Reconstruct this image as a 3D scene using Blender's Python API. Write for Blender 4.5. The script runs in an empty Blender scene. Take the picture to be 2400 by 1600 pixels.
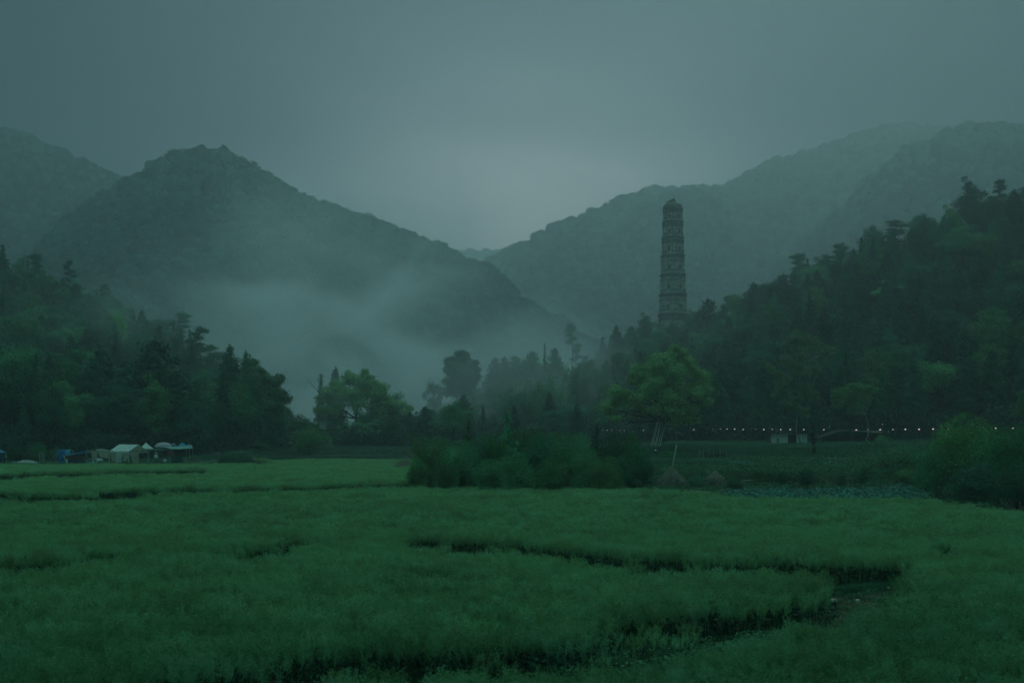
import bpy, math, os
import numpy as np
from mathutils import Vector, noise as mnoise

# ------------------------------------------------------------------ camera, sky, sun, exposure
F = 3333.33          # focal length in photograph pixels (50 mm on 36 mm, 2400 px wide)
HC = 6.5             # eye height above the paddies
HY = 1006.0          # row of the horizon
sc = bpy.context.scene
cd = bpy.data.cameras.new('camera'); cam = bpy.data.objects.new('camera', cd)
sc.collection.objects.link(cam); sc.camera = cam
cd.lens = 50.0; cd.sensor_width = 36.0; cd.shift_y = (HY - 800) / 2400.0
cd.clip_start = 0.5; cd.clip_end = 12000
cam.location = (0, 0, HC); cam.rotation_euler = (math.radians(90), 0, 0)

w = bpy.data.worlds.new('World'); sc.world = w; w.use_nodes = True
nt = w.node_tree; nt.nodes.clear()
def N(t, **k):
    n = nt.nodes.new(t)
    for a, b in k.items(): setattr(n, a, b)
    return n
def Lk(a, b): nt.links.new(a, b)
SUN_EL, SUN_AZ = math.radians(38), math.radians(8)
wo = N('ShaderNodeOutputWorld'); bg = N('ShaderNodeBackground'); Lk(bg.outputs[0], wo.inputs[0])
sky = N('ShaderNodeTexSky', sky_type='NISHITA'); sky.sun_disc = False
sky.sun_elevation = SUN_EL; sky.sun_rotation = SUN_AZ; sky.air_density = 2.0; sky.dust_density = 4.0
tc = N('ShaderNodeTexCoord')
def vdir(X, Y):
    v = Vector(((X - 1200) / F, 1.0, (HY - Y) / F)); v.normalize(); return v
def glow(X, Y, r0, r1):
    g = N('ShaderNodeVectorMath', operation='DOT_PRODUCT'); Lk(tc.outputs['Generated'], g.inputs[0]); g.inputs[1].default_value = vdir(X, Y)
    a = N('ShaderNodeMath', operation='ARCCOSINE'); Lk(g.outputs['Value'], a.inputs[0])
    m = N('ShaderNodeMapRange', interpolation_type='SMOOTHSTEP'); Lk(a.outputs[0], m.inputs[0])
    m.inputs[1].default_value = math.radians(r0); m.inputs[2].default_value = math.radians(r1)
    m.inputs[3].default_value = 1.0; m.inputs[4].default_value = 0.0
    return m.outputs[0]
gl = glow(1220, 640, -3, 26)
# thin uneven cloud sheet
mp = N('ShaderNodeMapping'); Lk(tc.outputs['Generated'], mp.inputs[0]); mp.inputs['Scale'].default_value = (1.6, 1.6, 5.5)
nz = N('ShaderNodeTexNoise'); Lk(mp.outputs[0], nz.inputs['Vector']); nz.inputs['Scale'].default_value = 1.7; nz.inputs['Detail'].default_value = 4; nz.inputs['Roughness'].default_value = .45
nm = N('ShaderNodeMapRange'); Lk(nz.outputs[0], nm.inputs[0]); nm.inputs[1].default_value = .3; nm.inputs[2].default_value = .7; nm.inputs[3].default_value = -.10; nm.inputs[4].default_value = .10
ad = N('ShaderNodeMath', operation='ADD', use_clamp=True); Lk(gl, ad.inputs[0]); Lk(nm.outputs[0], ad.inputs[1])
cr = N('ShaderNodeValToRGB'); Lk(ad.outputs[0], cr.inputs[0])
el = cr.color_ramp.elements
el[0].position = 0; el[0].color = (.003, .016, .028, 1)
el[1].position = 1; el[1].color = (.540, .600, .620, 1)
cr.color_ramp.interpolation = 'B_SPLINE'
for p, c in ((.3, (.008, .020, .036, 1)), (.55, (.044, .068, .092, 1)), (.80, (.185, .235, .262, 1))):
    e = el.new(p); e.color = c
# bright cloud overhead, above the frame
sx = N('ShaderNodeSeparateXYZ'); Lk(tc.outputs['Generated'], sx.inputs[0])
zr = N('ShaderNodeMapRange', interpolation_type='SMOOTHSTEP'); Lk(sx.outputs[2], zr.inputs[0])
zr.inputs[1].default_value = .42; zr.inputs[2].default_value = .85; zr.inputs[3].default_value = 0; zr.inputs[4].default_value = 1
zm = N('ShaderNodeMix', data_type='RGBA'); Lk(zr.outputs[0], zm.inputs[0]); Lk(cr.outputs[0], zm.inputs[6]); zm.inputs[7].default_value = (.22, .54, .51, 1)
# unseen sky behind the camera, brightened to light the sides facing it
yr_ = N('ShaderNodeMapRange', interpolation_type='SMOOTHSTEP'); Lk(sx.outputs[1], yr_.inputs[0])
yr_.inputs[1].default_value = .55; yr_.inputs[2].default_value = -.5; yr_.inputs[3].default_value = 0; yr_.inputs[4].default_value = 1
ym = N('ShaderNodeMix', data_type='RGBA'); Lk(yr_.outputs[0], ym.inputs[0]); Lk(cr.outputs[0], ym.inputs[6]); ym.inputs[7].default_value = (.09, .25, .22, 1)
Lk(ym.outputs[2], zm.inputs[6])
# a little of the physical sky behind the cloud
sm = N('ShaderNodeMix', data_type='RGBA', blend_type='ADD'); sm.inputs[0].default_value = 1
sk = N('ShaderNodeVectorMath', operation='SCALE'); Lk(sky.outputs[0], sk.inputs[0]); sk.inputs['Scale'].default_value = .0006
Lk(zm.outputs[2], sm.inputs[6]); Lk(sk.outputs[0], sm.inputs[7]); Lk(sm.outputs[2], bg.inputs[0]); bg.inputs[1].default_value = 1.0

sl = bpy.data.lights.new('sun', 'SUN'); so = bpy.data.objects.new('sun', sl); sc.collection.objects.link(so)
sl.energy = 0.5; sl.angle = math.radians(25); sl.color = (.80, 1.0, .86)
so.rotation_euler = (math.radians(90) - SUN_EL, 0, math.radians(180) - SUN_AZ)
vs = sc.view_settings; vs.view_transform = 'Standard'; vs.look = 'None'; vs.exposure = 0; vs.gamma = 1; vs.use_curve_mapping = False
sc.display_settings.display_device = 'sRGB'
sc.cycles.max_bounces = 5; sc.cycles.volume_bounces = 1; sc.cycles.diffuse_bounces = 2; sc.cycles.transparent_max_bounces = 16
sc.cycles.use_denoising = True
sc.cycles.volume_step_rate = 1.0; sc.cycles.volume_max_steps = 128
sc.cycles.use_light_tree = False

# ------------------------------------------------------------------ helpers
def at(X, Y, D): return np.array([(X - 1200) * D / F, D, HC + (HY - Y) * D / F])
def ppm(D): return F / D
C = sc.collection
def props(o, label=None, cat=None, group=None, kind=None):
    if label: o['label'] = label
    if cat: o['category'] = cat
    if group: o['group'] = group
    if kind: o['kind'] = kind
    return o
def empty(name, loc, label, cat, group=None, rz=0.0):
    o = bpy.data.objects.new(name, None); C.objects.link(o); o.location = loc; o.rotation_euler = (0, 0, rz)
    return props(o, label, cat, group)
def mesh_np(name, V, Fq, mats=(), smooth=False, mi=None):
    """V (n,3); Fq list/array of faces (equal length arrays allowed, or mixed lists)"""
    me = bpy.data.meshes.new(name)
    V = np.asarray(V, dtype=np.float32)
    if isinstance(Fq, np.ndarray):
        n, k = Fq.shape
        me.vertices.add(len(V)); me.vertices.foreach_set('co', V.ravel())
        me.loops.add(n * k); me.loops.foreach_set('vertex_index', Fq.astype(np.int32).ravel())
        me.polygons.add(n); me.polygons.foreach_set('loop_start', np.arange(0, n * k, k, dtype=np.int32))
        me.update(calc_edges=True)
    else:
        me.from_pydata(V.tolist(), [], [list(map(int, f)) for f in Fq]); me.update()
    for m in mats: me.materials.append(m)
    if mi is not None: me.polygons.foreach_set('material_index', np.asarray(mi, dtype=np.int32))
    if smooth: me.polygons.foreach_set('use_smooth', np.ones(len(me.polygons), dtype=bool))
    return me
def link(name, me, parent=None, loc=None):
    o = bpy.data.objects.new(name, me); C.objects.link(o)
    if parent is not None: o.parent = parent
    if loc is not None: o.location = loc
    return o
class MB:
    """collects simple solids into one mesh"""
    def __init__(s): s.v = []; s.f = []; s.n = 0
    def add(s, V, Fs):
        V = np.asarray(V, float).reshape(-1, 3); s.v.append(V)
        s.f += [[i + s.n for i in f] for f in Fs]; s.n += len(V); return s
    def box(s, c, d, rz=0, ry=0):
        c = np.asarray(c, float); hx, hy, hz = np.asarray(d, float) / 2
        P = np.array([[x, y, z] for z in (-hz, hz) for y in (-hy, hy) for x in (-hx, hx)])
        if ry: a, b = math.cos(ry), math.sin(ry); P = P @ np.array([[a, 0, -b], [0, 1, 0], [b, 0, a]])
        if rz: a, b = math.cos(rz), math.sin(rz); P = P @ np.array([[a, b, 0], [-b, a, 0], [0, 0, 1]])
        return s.add(P + c, [(0, 2, 3, 1), (4, 5, 7, 6), (0, 1, 5, 4), (2, 6, 7, 3), (0, 4, 6, 2), (1, 3, 7, 5)])
    def tube(s, pts, rad, k=6):
        V, Fs = tube(pts, rad, k); return s.add(V, Fs.tolist() + [list(range(k))[::-1], list(range(len(V) - k, len(V)))])
    def sheet(s, grid, th=0.03):
        """grid (m,n,3) -> cloth sheet with thickness along z"""
        g = np.asarray(grid, float); m, n, _ = g.shape
        top = g.reshape(-1, 3); nrm = np.cross((g[1:, :-1] - g[:-1, :-1]).reshape(-1, 3), (g[:-1, 1:] - g[:-1, :-1]).reshape(-1, 3)).sum(0)
        nrm /= np.linalg.norm(nrm) + 1e-9
        V = np.vstack([top, top + nrm * th]); Fs = []
        q = m * n
        for i in range(m - 1):
            for j in range(n - 1):
                a, b, c, d = i * n + j, i * n + j + 1, (i + 1) * n + j + 1, (i + 1) * n + j
                Fs += [(a, b, c, d), (d + q, c + q, b + q, a + q)]
        rim = [j for j in range(n)] + [i * n + n - 1 for i in range(1, m)] + [(m - 1) * n + j for j in range(n - 2, -1, -1)] + [i * n for i in range(m - 2, 0, -1)]
        for a, b in zip(rim, rim[1:] + rim[:1]): Fs.append((b, a, a + q, b + q))
        return s.add(V, Fs)
    def build(s, name, mat, parent=None, smooth=False, loc=None):
        return link(name, mesh_np(name, np.vstack(s.v), s.f, (mat,), smooth), parent, loc)
def tube(pts, rad, k=6):
    pts = np.asarray(pts, float); n = len(pts); rad = np.broadcast_to(np.asarray(rad, float), (n,))
    T = np.gradient(pts, axis=0); T /= np.linalg.norm(T, axis=1)[:, None] + 1e-9
    up = np.array([0.0, 1, 0]) if abs(T[0][2]) > .8 else np.array([0, 0, 1.0])
    A = np.cross(T, up); A /= np.linalg.norm(A, axis=1)[:, None] + 1e-9; B = np.cross(T, A)
    th = np.arange(k) * 2 * np.pi / k
    V = pts[:, None] + rad[:, None, None] * (np.cos(th)[None, :, None] * A[:, None] + np.sin(th)[None, :, None] * B[:, None])
    i = np.arange(n - 1)[:, None] * k; j = np.arange(k)[None]; j2 = (j + 1) % k
    Fs = np.stack([i + j, i + j2, i + k + j2, i + k + j], -1).reshape(-1, 4)
    return V.reshape(-1, 3), Fs
def tubes_mesh(name, lst, mat, k=5):
    V = []; Fs = []; n = 0
    for p, r in lst:
        v, f = tube(p, r, k); V.append(v); Fs.append(f + n); n += len(v)
    return mesh_np(name, np.vstack(V), np.vstack(Fs), (mat,), True)
def leaf_quads(P, nrm, L, W, rng, along=None):
    """diamond leaves at P, facing nrm, long axis random or 'along'"""
    n = len(P); nrm = nrm / (np.linalg.norm(nrm, axis=1)[:, None] + 1e-9)
    t = rng.normal(size=(n, 3)) if along is None else along + rng.normal(size=(n, 3)) * .25
    t = t - nrm * (t * nrm).sum(1)[:, None]; t /= np.linalg.norm(t, axis=1)[:, None] + 1e-9
    b = np.cross(nrm, t); L = np.broadcast_to(L, (n,))[:, None]; W = np.broadcast_to(W, (n,))[:, None]
    V = np.stack([P - t * L * .5, P + b * W * .5 - t * L * .08, P + t * L * .5, P - b * W * .5 - t * L * .08], 1).reshape(-1, 3)
    return V, np.arange(4 * n).reshape(-1, 4)

# ------------------------------------------------------------------ materials
def new_mat(name):
    m = bpy.data.materials.new(name); m.use_nodes = True; t = m.node_tree; t.nodes.clear()
    return m, t, t.nodes, t.links
def leaf_mat(name, col, var=.35, nscale=.6, trans=.3, use_obj=False, dark=.45):
    m, t, n, l = new_mat(name)
    out = n.new('ShaderNodeOutputMaterial'); mx = n.new('ShaderNodeMixShader'); mx.inputs[0].default_value = trans
    d = n.new('ShaderNodeBsdfPrincipled'); d.inputs['Roughness'].default_value = .7; d.inputs['Specular IOR Level'].default_value = .15
    tr = n.new('ShaderNodeBsdfTranslucent')
    l.new(d.outputs[0], mx.inputs[1]); l.new(tr.outputs[0], mx.inputs[2]); l.new(mx.outputs[0], out.inputs[0])
    geo = n.new('ShaderNodeNewGeometry'); oi = n.new('ShaderNodeObjectInfo')
    nz = n.new('ShaderNodeTexNoise'); nz.inputs['Scale'].default_value = nscale; nz.inputs['Detail'].default_value = 3
    l.new(geo.outputs['Position'], nz.inputs['Vector'])
    a = n.new('ShaderNodeMath'); a.operation = 'ADD'; l.new(nz.outputs[0], a.inputs[0]); l.new(oi.outputs['Random'], a.inputs[1])
    ri = n.new('ShaderNodeMath'); ri.operation = 'MULTIPLY_ADD'; l.new(geo.outputs['Random Per Island'], ri.inputs[0]); ri.inputs[1].default_value = .5; l.new(a.outputs[0], ri.inputs[2])
    mr = n.new('ShaderNodeMapRange'); l.new(ri.outputs[0], mr.inputs[0]); mr.inputs[1].default_value = .35; mr.inputs[2].default_value = 1.75
    mr.inputs[3].default_value = 1 - var * 1.3; mr.inputs[4].default_value = 1 + var * 1.4
    vm = n.new('ShaderNodeVectorMath'); vm.operation = 'SCALE'; l.new(mr.outputs[0], vm.inputs['Scale'])
    if use_obj: l.new(oi.outputs['Color'], vm.inputs[0])
    else: vm.inputs[0].default_value = col
    hs = n.new('ShaderNodeHueSaturation'); l.new(vm.outputs[0], hs.inputs['Color'])
    hr = n.new('ShaderNodeMapRange'); l.new(oi.outputs['Random'], hr.inputs[0]); hr.inputs[3].default_value = .475; hr.inputs[4].default_value = .53; l.new(hr.outputs[0], hs.inputs['Hue'])
    l.new(hs.outputs[0], d.inputs['Base Color']); l.new(hs.outputs[0], tr.inputs['Color'])
    return m
def mat(name, col, rough=.8, var=.25, scale=3.0, bump=0.0, bscale=20.0, detail=5, stretch=(1, 1, 1), col2=None, metal=0, coord='Object'):
    m, t, n, l = new_mat(name)
    out = n.new('ShaderNodeOutputMaterial'); d = n.new('ShaderNodeBsdfPrincipled'); l.new(d.outputs[0], out.inputs[0])
    d.inputs['Roughness'].default_value = rough; d.inputs['Specular IOR Level'].default_value = .18; d.inputs['Metallic'].default_value = metal
    tc = n.new('ShaderNodeTexCoord'); mp = n.new('ShaderNodeMapping'); mp.inputs['Scale'].default_value = stretch; l.new(tc.outputs[coord], mp.inputs[0])
    nz = n.new('ShaderNodeTexNoise'); nz.inputs['Scale'].default_value = scale; nz.inputs['Detail'].default_value = detail; nz.inputs['Roughness'].default_value = .6; l.new(mp.outputs[0], nz.inputs['Vector'])
    cr = n.new('ShaderNodeValToRGB'); l.new(nz.outputs[0], cr.inputs[0]); e = cr.color_ramp.elements
    c = np.array(col); c2 = np.array(col2) if col2 is not None else c * (1 + var)
    e[0].position = .3; e[0].color = (*(c * (1 - var)), 1); e[1].position = .7; e[1].color = (*c2, 1)
    l.new(cr.outputs[0], d.inputs['Base Color'])
    if bump:
        b = n.new('ShaderNodeBump'); b.inputs['Strength'].default_value = bump; b.inputs['Distance'].default_value = .1
        n2 = n.new('ShaderNodeTexNoise'); n2.inputs['Scale'].default_value = bscale; n2.inputs['Detail'].default_value = 6; l.new(mp.outputs[0], n2.inputs['Vector'])
        l.new(n2.outputs[0], b.inputs['Height']); l.new(b.outputs[0], d.inputs['Normal'])
    return m
M_crown = leaf_mat('crown_foliage', (.05, .1, .05), .42, .35, .22, use_obj=True)
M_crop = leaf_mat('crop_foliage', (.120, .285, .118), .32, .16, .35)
M_cropfar_lit = leaf_mat('crop_foliage_far_lit', (.155, .330, .140), .30, .16, .35)  # far copy of the crop, brighter light put into its colour
M_cropnear_shaded = leaf_mat('crop_foliage_near_shaded', (.080, .212, .092), .34, .16, .35)  # near copy of the crop, lens darkening put into its colour
M_cropleaf_shaded = leaf_mat('crop_lower_leaves_shaded', (.014, .050, .028), .35, .3, .25)  # low leaves darkened in colour to paint the shade inside the crop
M_weed = leaf_mat('weed_leaves', (.036, .115, .050), .5, .5, .25)
M_straw = leaf_mat('straw_stalks', (.16, .15, .10), .45, .8, .15)
M_cabbage = leaf_mat('cabbage_leaves', (.05, .17, .12), .4, .8, .15)
M_bark = mat('bark', (.045, .04, .032), .9, .4, 4, .6, 12, stretch=(1, 1, .25))
M_palebark = mat('pale_bark', (.20, .23, .20), .85, .35, 5, .4, 12, stretch=(1, 1, .3))
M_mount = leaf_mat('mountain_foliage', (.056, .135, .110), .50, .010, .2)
M_ground = mat('field_soil_and_weeds', (.030, .040, .020), .95, .5, .35, .6, 3, col2=(.048, .070, .032), coord='Object')
M_hill = mat('hill_undergrowth', (.022, .045, .024), .95, .5, .12, .8, .6, col2=(.030, .065, .034))

# ------------------------------------------------------------------ terrain
def fbm(x, y, s, seed=0, oct=4):
    x = np.asarray(x, float); r = np.zeros_like(x); a = 1.0; t = 0
    rng = np.random.RandomState(seed)
    for _ in range(oct):
        for _k in range(3):
            th = rng.uniform(0, 2 * np.pi); ph = rng.uniform(0, 2 * np.pi); f = rng.uniform(.7, 1.4)
            r = r + a * np.sin((x * np.cos(th) + y * np.sin(th)) * f / s + ph + 1.3 * np.sin((x * np.sin(th) - y * np.cos(th)) * f / s * .7 + ph * 2)) / 3
        t += a; a *= .5; s = s * .5
    return r / t
def sst(a, b, v):
    t = np.clip((v - a) / (b - a), 0, 1); return t * t * (3 - 2 * t)
RX  = [-900, 0, 90, 200, 300, 400, 500, 600, 680, 760, 1000, 1130, 1300, 1400, 1500, 1620, 1760, 1900, 2050, 2250, 2400, 3400]
RYt = [ 420, 585, 610, 655, 715, 745, 800, 870, 960, 1000, 950, 858, 838, 806, 765, 735, 665, 600, 535, 450, 425, 330]   # crown tops on the skyline
RD  = [ 480, 480, 470, 450, 430, 400, 370, 340, 330, 420, 480, 480, 500, 520, 560, 560, 470, 430, 400, 380, 375, 370]
FD  = [ 236, 236, 236, 240, 244, 250, 256, 266, 280, 290, 290, 290, 290, 285, 270, 262, 256, 250, 246, 242, 238, 230]
FZ  = [ 1.0, 1.0, 1.0, 1.0, 1.2, 1.5, 2.0, 2.4, 2.6, 2.6, 2.6, 2.4, 2.4, 3.0, 3.6, 3.7, 3.8, 3.8, 4.0, 4.3, 4.6, 5.0]
TREE_H = 12.0
def hgt(x, y):
    x = np.asarray(x, float); y = np.asarray(y, float)
    yy = np.maximum(y, 60.0); X = 1200 + x * F / yy
    rd = np.interp(X, RX, RD); ryt = np.interp(X, RX, RYt); fd = np.interp(X, RX, FD); fz = np.interp(X, RX, FZ)
    rz = np.maximum(HC + (HY - ryt) * rd / F - TREE_H, 2.0)
    t = np.clip((yy - fd) / (rd - fd), 0, 1)
    hill = fz + (rz - fz) * (t * .75 + .25 * t * t * (3 - 2 * t))
    hill = hill + sst(0, .3, t) * fbm(x, y, 26, 5) * 2.2
    back = np.maximum(rz - (yy - rd) * .16, -6.0)
    z_h = np.where(yy > rd, back, hill)
    # lower terraces in front of the hills
    left = 1 - sst(600, 640, X)
    lo_l = 1.0 * sst(219.5, 221.5, yy)
    lo_m = 1.1 * sst(257, 259, yy) + 1.4 * sst(276, 284, yy)
    lo_r = 1.5 * sst(151, 156, yy) + .5 * sst(180, 184, yy) + 1.6 * sst(200, 212, yy) + .15 * sst(212, 240, yy)
    lo_r = lo_r + sst(2010, 2120, X) * (1.8 * sst(136, 165, yy) * (1 - sst(185, 214, yy)))
    right = sst(1475, 1530, X)
    lo = lo_l * left + lo_m * (1 - left) * (1 - right) + lo_r * right
    z = np.where(yy > fd, z_h, lo + (fz - lo) * sst(0, 1, 1 - (fd - yy) / 12.0))
    z = z + .06 * fbm(x, y, 7, 2)
    return z * sst(60, 100, y)
def H1(x, y): return float(hgt(np.array([x]), np.array([y]))[0])

def axis(segs):
    o = []
    for a, b, s in segs: o += list(np.arange(a, b, s))
    return np.array(o + [segs[-1][1]], float)
def grid_mesh(name, xs, ys, zf, m):
    X, Y = np.meshgrid(xs, ys, indexing='ij'); Z = zf(X, Y); V = np.stack([X, Y, Z], -1).reshape(-1, 3)
    n = len(ys); i = np.arange(len(xs) - 1)[:, None] * n; j = np.arange(n - 1)[None]
    Fq = np.stack([i + j, i + n + j, i + n + j + 1, i + j + 1], -1).reshape(-1, 4)
    return mesh_np(name, V, Fq, (m,), True)
hx = axis([(0, 140, 2), (140, 400, 6), (400, 1000, 40), (1000, 5000, 250)])
gx = np.concatenate([-hx[:0:-1], hx])
gy = axis([(-900, 0, 100), (0, 120, 4), (120, 290, 1.5), (290, 620, 5), (620, 1000, 20), (1000, 5000, 200)])
props(link('ground', grid_mesh('ground', gx, gy, hgt, M_ground)), kind='structure')

def ridge_sheet(name, poly, Dl, foot, back, m, seed, rough=1.0, cols=260, rows=60):
    """mountain: skyline polyline (photo px) at distances Dl, sloping down to distance foot*D in front"""
    px, py = zip(*poly); X = np.linspace(px[0], px[-1], cols); Yk = np.interp(X, px, py); D = np.interp(X, px, Dl)
    z0 = HC + (HY - Yk) * D / F
    tf = np.linspace(0, 1, rows); V = []
    ft = np.interp(X, px, foot if hasattr(foot, '__len__') else [foot] * len(px))
    for i, t in enumerate(tf):               # t: 0 foot .. 1 ridge
        d = D * (ft + (1 - ft) * t); x = (X - 1200) * D / F * (1 - .10 * (1 - t))
        prof = t ** 1.12
        amp = np.sin(np.pi * t) ** .8 * (1 - t) ** .45 * np.maximum(z0, 10) * .20 * rough
        V.append(np.stack([x, d, -6 + (z0 + 6) * prof + amp * fbm(x, d * .45, 170, seed, 4)], -1))
    for t in np.linspace(0, 1, 8)[1:]:
        d = D * (1 + back * t); x = (X - 1200) * D / F
        V.append(np.stack([x, d, z0 * (1 - t) ** 1.3 - 8 * t], -1))
    V = np.array(V); r = len(V); G = V.copy(); V = V.reshape(-1, 3)
    i = np.arange(r - 1)[:, None] * cols; j = np.arange(cols - 1)[None]
    Fq = np.stack([i + j, i + j + 1, i + cols + j + 1, i + cols + j], -1).reshape(-1, 4)
    props(link(name, mesh_np(name, V, Fq, (m,), True)), kind='structure')
    return G[:rows + 2]
def sample_grid(G, n, rng):
    r, c, _ = G.shape
    a = G[1:, 1:] - G[:-1, :-1]; b = G[1:, :-1] - G[:-1, 1:]
    ar = np.linalg.norm(np.cross(a, b), axis=2).ravel(); p = ar / ar.sum()
    k = rng.choice(len(p), n, p=p); i, j = k // (c - 1), k % (c - 1); u = rng.rand(n, 1); v = rng.rand(n, 1)
    return G[i, j] * (1 - u) * (1 - v) + G[i + 1, j] * u * (1 - v) + G[i, j + 1] * (1 - u) * v + G[i + 1, j + 1] * u * v
OFF = 9.0      # crown height above the mountain surface, taken off the skyline rows below
def lower(poly, px): return [(x, y + px) for x, y in poly]
M1 = [(-260, 760), (-80, 700), (40, 640), (110, 570), (170, 500), (230, 466), (290, 430), (330, 408), (365, 385), (400, 360), (470, 350), (530, 358), (562, 382), (620, 406), (660, 432), (700, 456), (760, 481), (840, 506), (900, 526), (960, 552), (1040, 582), (1080, 604), (1130, 628), (1180, 668), (1220, 706), (1280, 738), (1340, 786), (1440, 850), (1560, 930)]
M1 = lower(M1, 18)
D1 = list(np.interp([p[0] for p in M1], [-260, 470, 1080, 1340, 1560], [1000, 1040, 900, 780, 760]))
f1 = list(np.interp([p[0] for p in M1], [-260, 470, 1080, 1340, 1560], [.58, .56, .62, .70, .76]))
M0 = [(-900, 360), (-300, 300), (0, 312), (60, 330), (110, 350), (170, 378), (215, 394), (250, 414), (300, 436), (400, 500), (520, 600)]
M2 = [(1060, 680), (1100, 640), (1150, 615), (1200, 586), (1260, 560), (1310, 530), (1350, 515), (1400, 495), (1440, 470), (1490, 454), (1540, 441), (1600, 444), (1650, 441), (1690, 446), (1740, 419), (1790, 389), (1860, 369), (1900, 359), (1960, 339), (2010, 314), (2070, 298), (2130, 295), (2180, 303), (2240, 303), (2400, 330), (2600, 400), (3000, 520)]
D2 = list(np.interp([p[0] for p in M2], [1060, 1600, 3000], [1750, 1850, 1950]))
M2 = lower(M2, 8)
M2b = [(1180, 800), (1300, 690), (1400, 600), (1500, 500), (1560, 466), (1610, 456), (1650, 470), (1690, 505), (1740, 560), (1860, 700)]
M3 = [(1700, 780), (1800, 670), (1900, 568), (1940, 535), (1990, 495), (2010, 456), (2060, 416), (2100, 386), (2130, 356), (2170, 351), (2220, 320), (2270, 305), (2330, 301), (2400, 306), (2700, 310), (3300, 430)]
M4 = [(900, 640), (1000, 610), (1090, 598), (1130, 594), (1180, 600), (1260, 640), (1400, 640)]
props_m = []
G0 = ridge_sheet('mountain_far_left', M0, [1550] * len(M0), .62, .5, M_hill, 3)
G1 = ridge_sheet('mountain_left', M1, D1, f1, .5, M_hill, 4, .6, 320, 90)
G2 = ridge_sheet('mountain_right', M2, D2, .58, .4, M_hill, 7, .45, 320, 80)
G2b = ridge_sheet('mountain_spur', M2b, [1650] * len(M2b), .7, .3, M_hill, 8, .35)
G3 = ridge_sheet('mountain_near_right', M3, [1400] * len(M3), .5, .4, M_hill, 9, .6)
G4 = ridge_sheet('mountain_horizon', M4, [3300] * len(M4), .7, .3, M_hill, 10, .6)

# ------------------------------------------------------------------ scatter through geometry nodes (only for what nobody could count)
def scatter(name, P, rz, scl, ix, meshes, kind='stuff', label=None):
    me = bpy.data.meshes.new(name); me.vertices.add(len(P)); me.vertices.foreach_set('co', np.asarray(P, np.float32).ravel())
    a = me.attributes.new('rz', 'FLOAT', 'POINT'); a.data.foreach_set('value', np.asarray(rz, np.float32))
    a = me.attributes.new('sc', 'FLOAT_VECTOR', 'POINT'); a.data.foreach_set('vector', np.asarray(scl, np.float32).ravel())
    a = me.attributes.new('ix', 'INT', 'POINT'); a.data.foreach_set('value', np.asarray(ix, np.int32))
    col = bpy.data.collections.new(name + '_source')
    for k, m in enumerate(meshes): col.objects.link(bpy.data.objects.new('%s_source_%02d' % (name, k), m))
    g = bpy.data.node_groups.new(name, 'GeometryNodeTree')
    g.interface.new_socket('Geometry', in_out='INPUT', socket_type='NodeSocketGeometry'); g.interface.new_socket('Geometry', in_out='OUTPUT', socket_type='NodeSocketGeometry')
    n, l = g.nodes, g.links
    gi = n.new('NodeGroupInput'); go = n.new('NodeGroupOutput'); ip = n.new('GeometryNodeInstanceOnPoints'); ci = n.new('GeometryNodeCollectionInfo')
    ci.inputs['Collection'].default_value = col; ci.inputs['Separate Children'].default_value = True; ci.inputs['Reset Children'].default_value = True
    def na(nm, ty): q = n.new('GeometryNodeInputNamedAttribute'); q.data_type = ty; q.inputs['Name'].default_value = nm; return q.outputs['Attribute']
    cx = n.new('ShaderNodeCombineXYZ'); l.new(na('rz', 'FLOAT'), cx.inputs[2])
    l.new(gi.outputs[0], ip.inputs['Points']); l.new(ci.outputs[0], ip.inputs['Instance']); ip.inputs['Pick Instance'].default_value = True
    l.new(na('ix', 'INT'), ip.inputs['Instance Index']); l.new(cx.outputs[0], ip.inputs['Rotation']); l.new(na('sc', 'FLOAT_VECTOR'), ip.inputs['Scale'])
    l.new(ip.outputs[0], go.inputs[0])
    o = link(name, me); md = o.modifiers.new('scatter', 'NODES'); md.node_group = g
    return props(o, label, None, None, kind)

def ico(sub):
    import bmesh
    bm = bmesh.new(); bmesh.ops.create_icosphere(bm, subdivisions=sub, radius=1)
    V = np.array([v.co[:] for v in bm.verts]); Fs = np.array([[v.index for v in f.verts] for f in bm.faces]); bm.free(); return V, Fs
def far_crown(seed, conic=False):
    rng = np.random.RandomState(seed); V, Fs = ico(3)
    d = fbm(V[:, 0] * 3 + V[:, 2] * 2, V[:, 1] * 3 - V[:, 2] * 2, 1.1, seed, 3)
    W = V * (1 + .30 * d)[:, None]
    if conic:
        r = np.clip((1.2 - (W[:, 2] + 1) * .42), .15, 1.2); W = W * np.array([.7, .7, 1.25]); W[:, :2] *= r[:, None]; W[:, 2] += .25
    else: W[:, 2] = W[:, 2] * rng.uniform(.75, 1.0)
    W = W * .86; n = 520; k = rng.choice(len(W), n)
    LV, LF = leaf_quads(W[k] * (1 + rng.uniform(.0, .26, (n, 1))), V[k] + rng.normal(size=(n, 3)) * .7, rng.uniform(.16, .42, n), rng.uniform(.12, .26, n), rng)
    Fa = np.vstack([np.hstack([Fs, Fs[:, 2:3]]), LF + len(W)])
    # degenerate 4th index is replaced by triangles list
    me = mesh_np('far_crown', np.vstack([W, LV]), Fs.tolist() + (LF + len(W)).tolist(), (M_mount,), False)
    return me
far_meshes = [far_crown(i) for i in range(5)] + [far_crown(20 + i, True) for i in range(2)]
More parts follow.
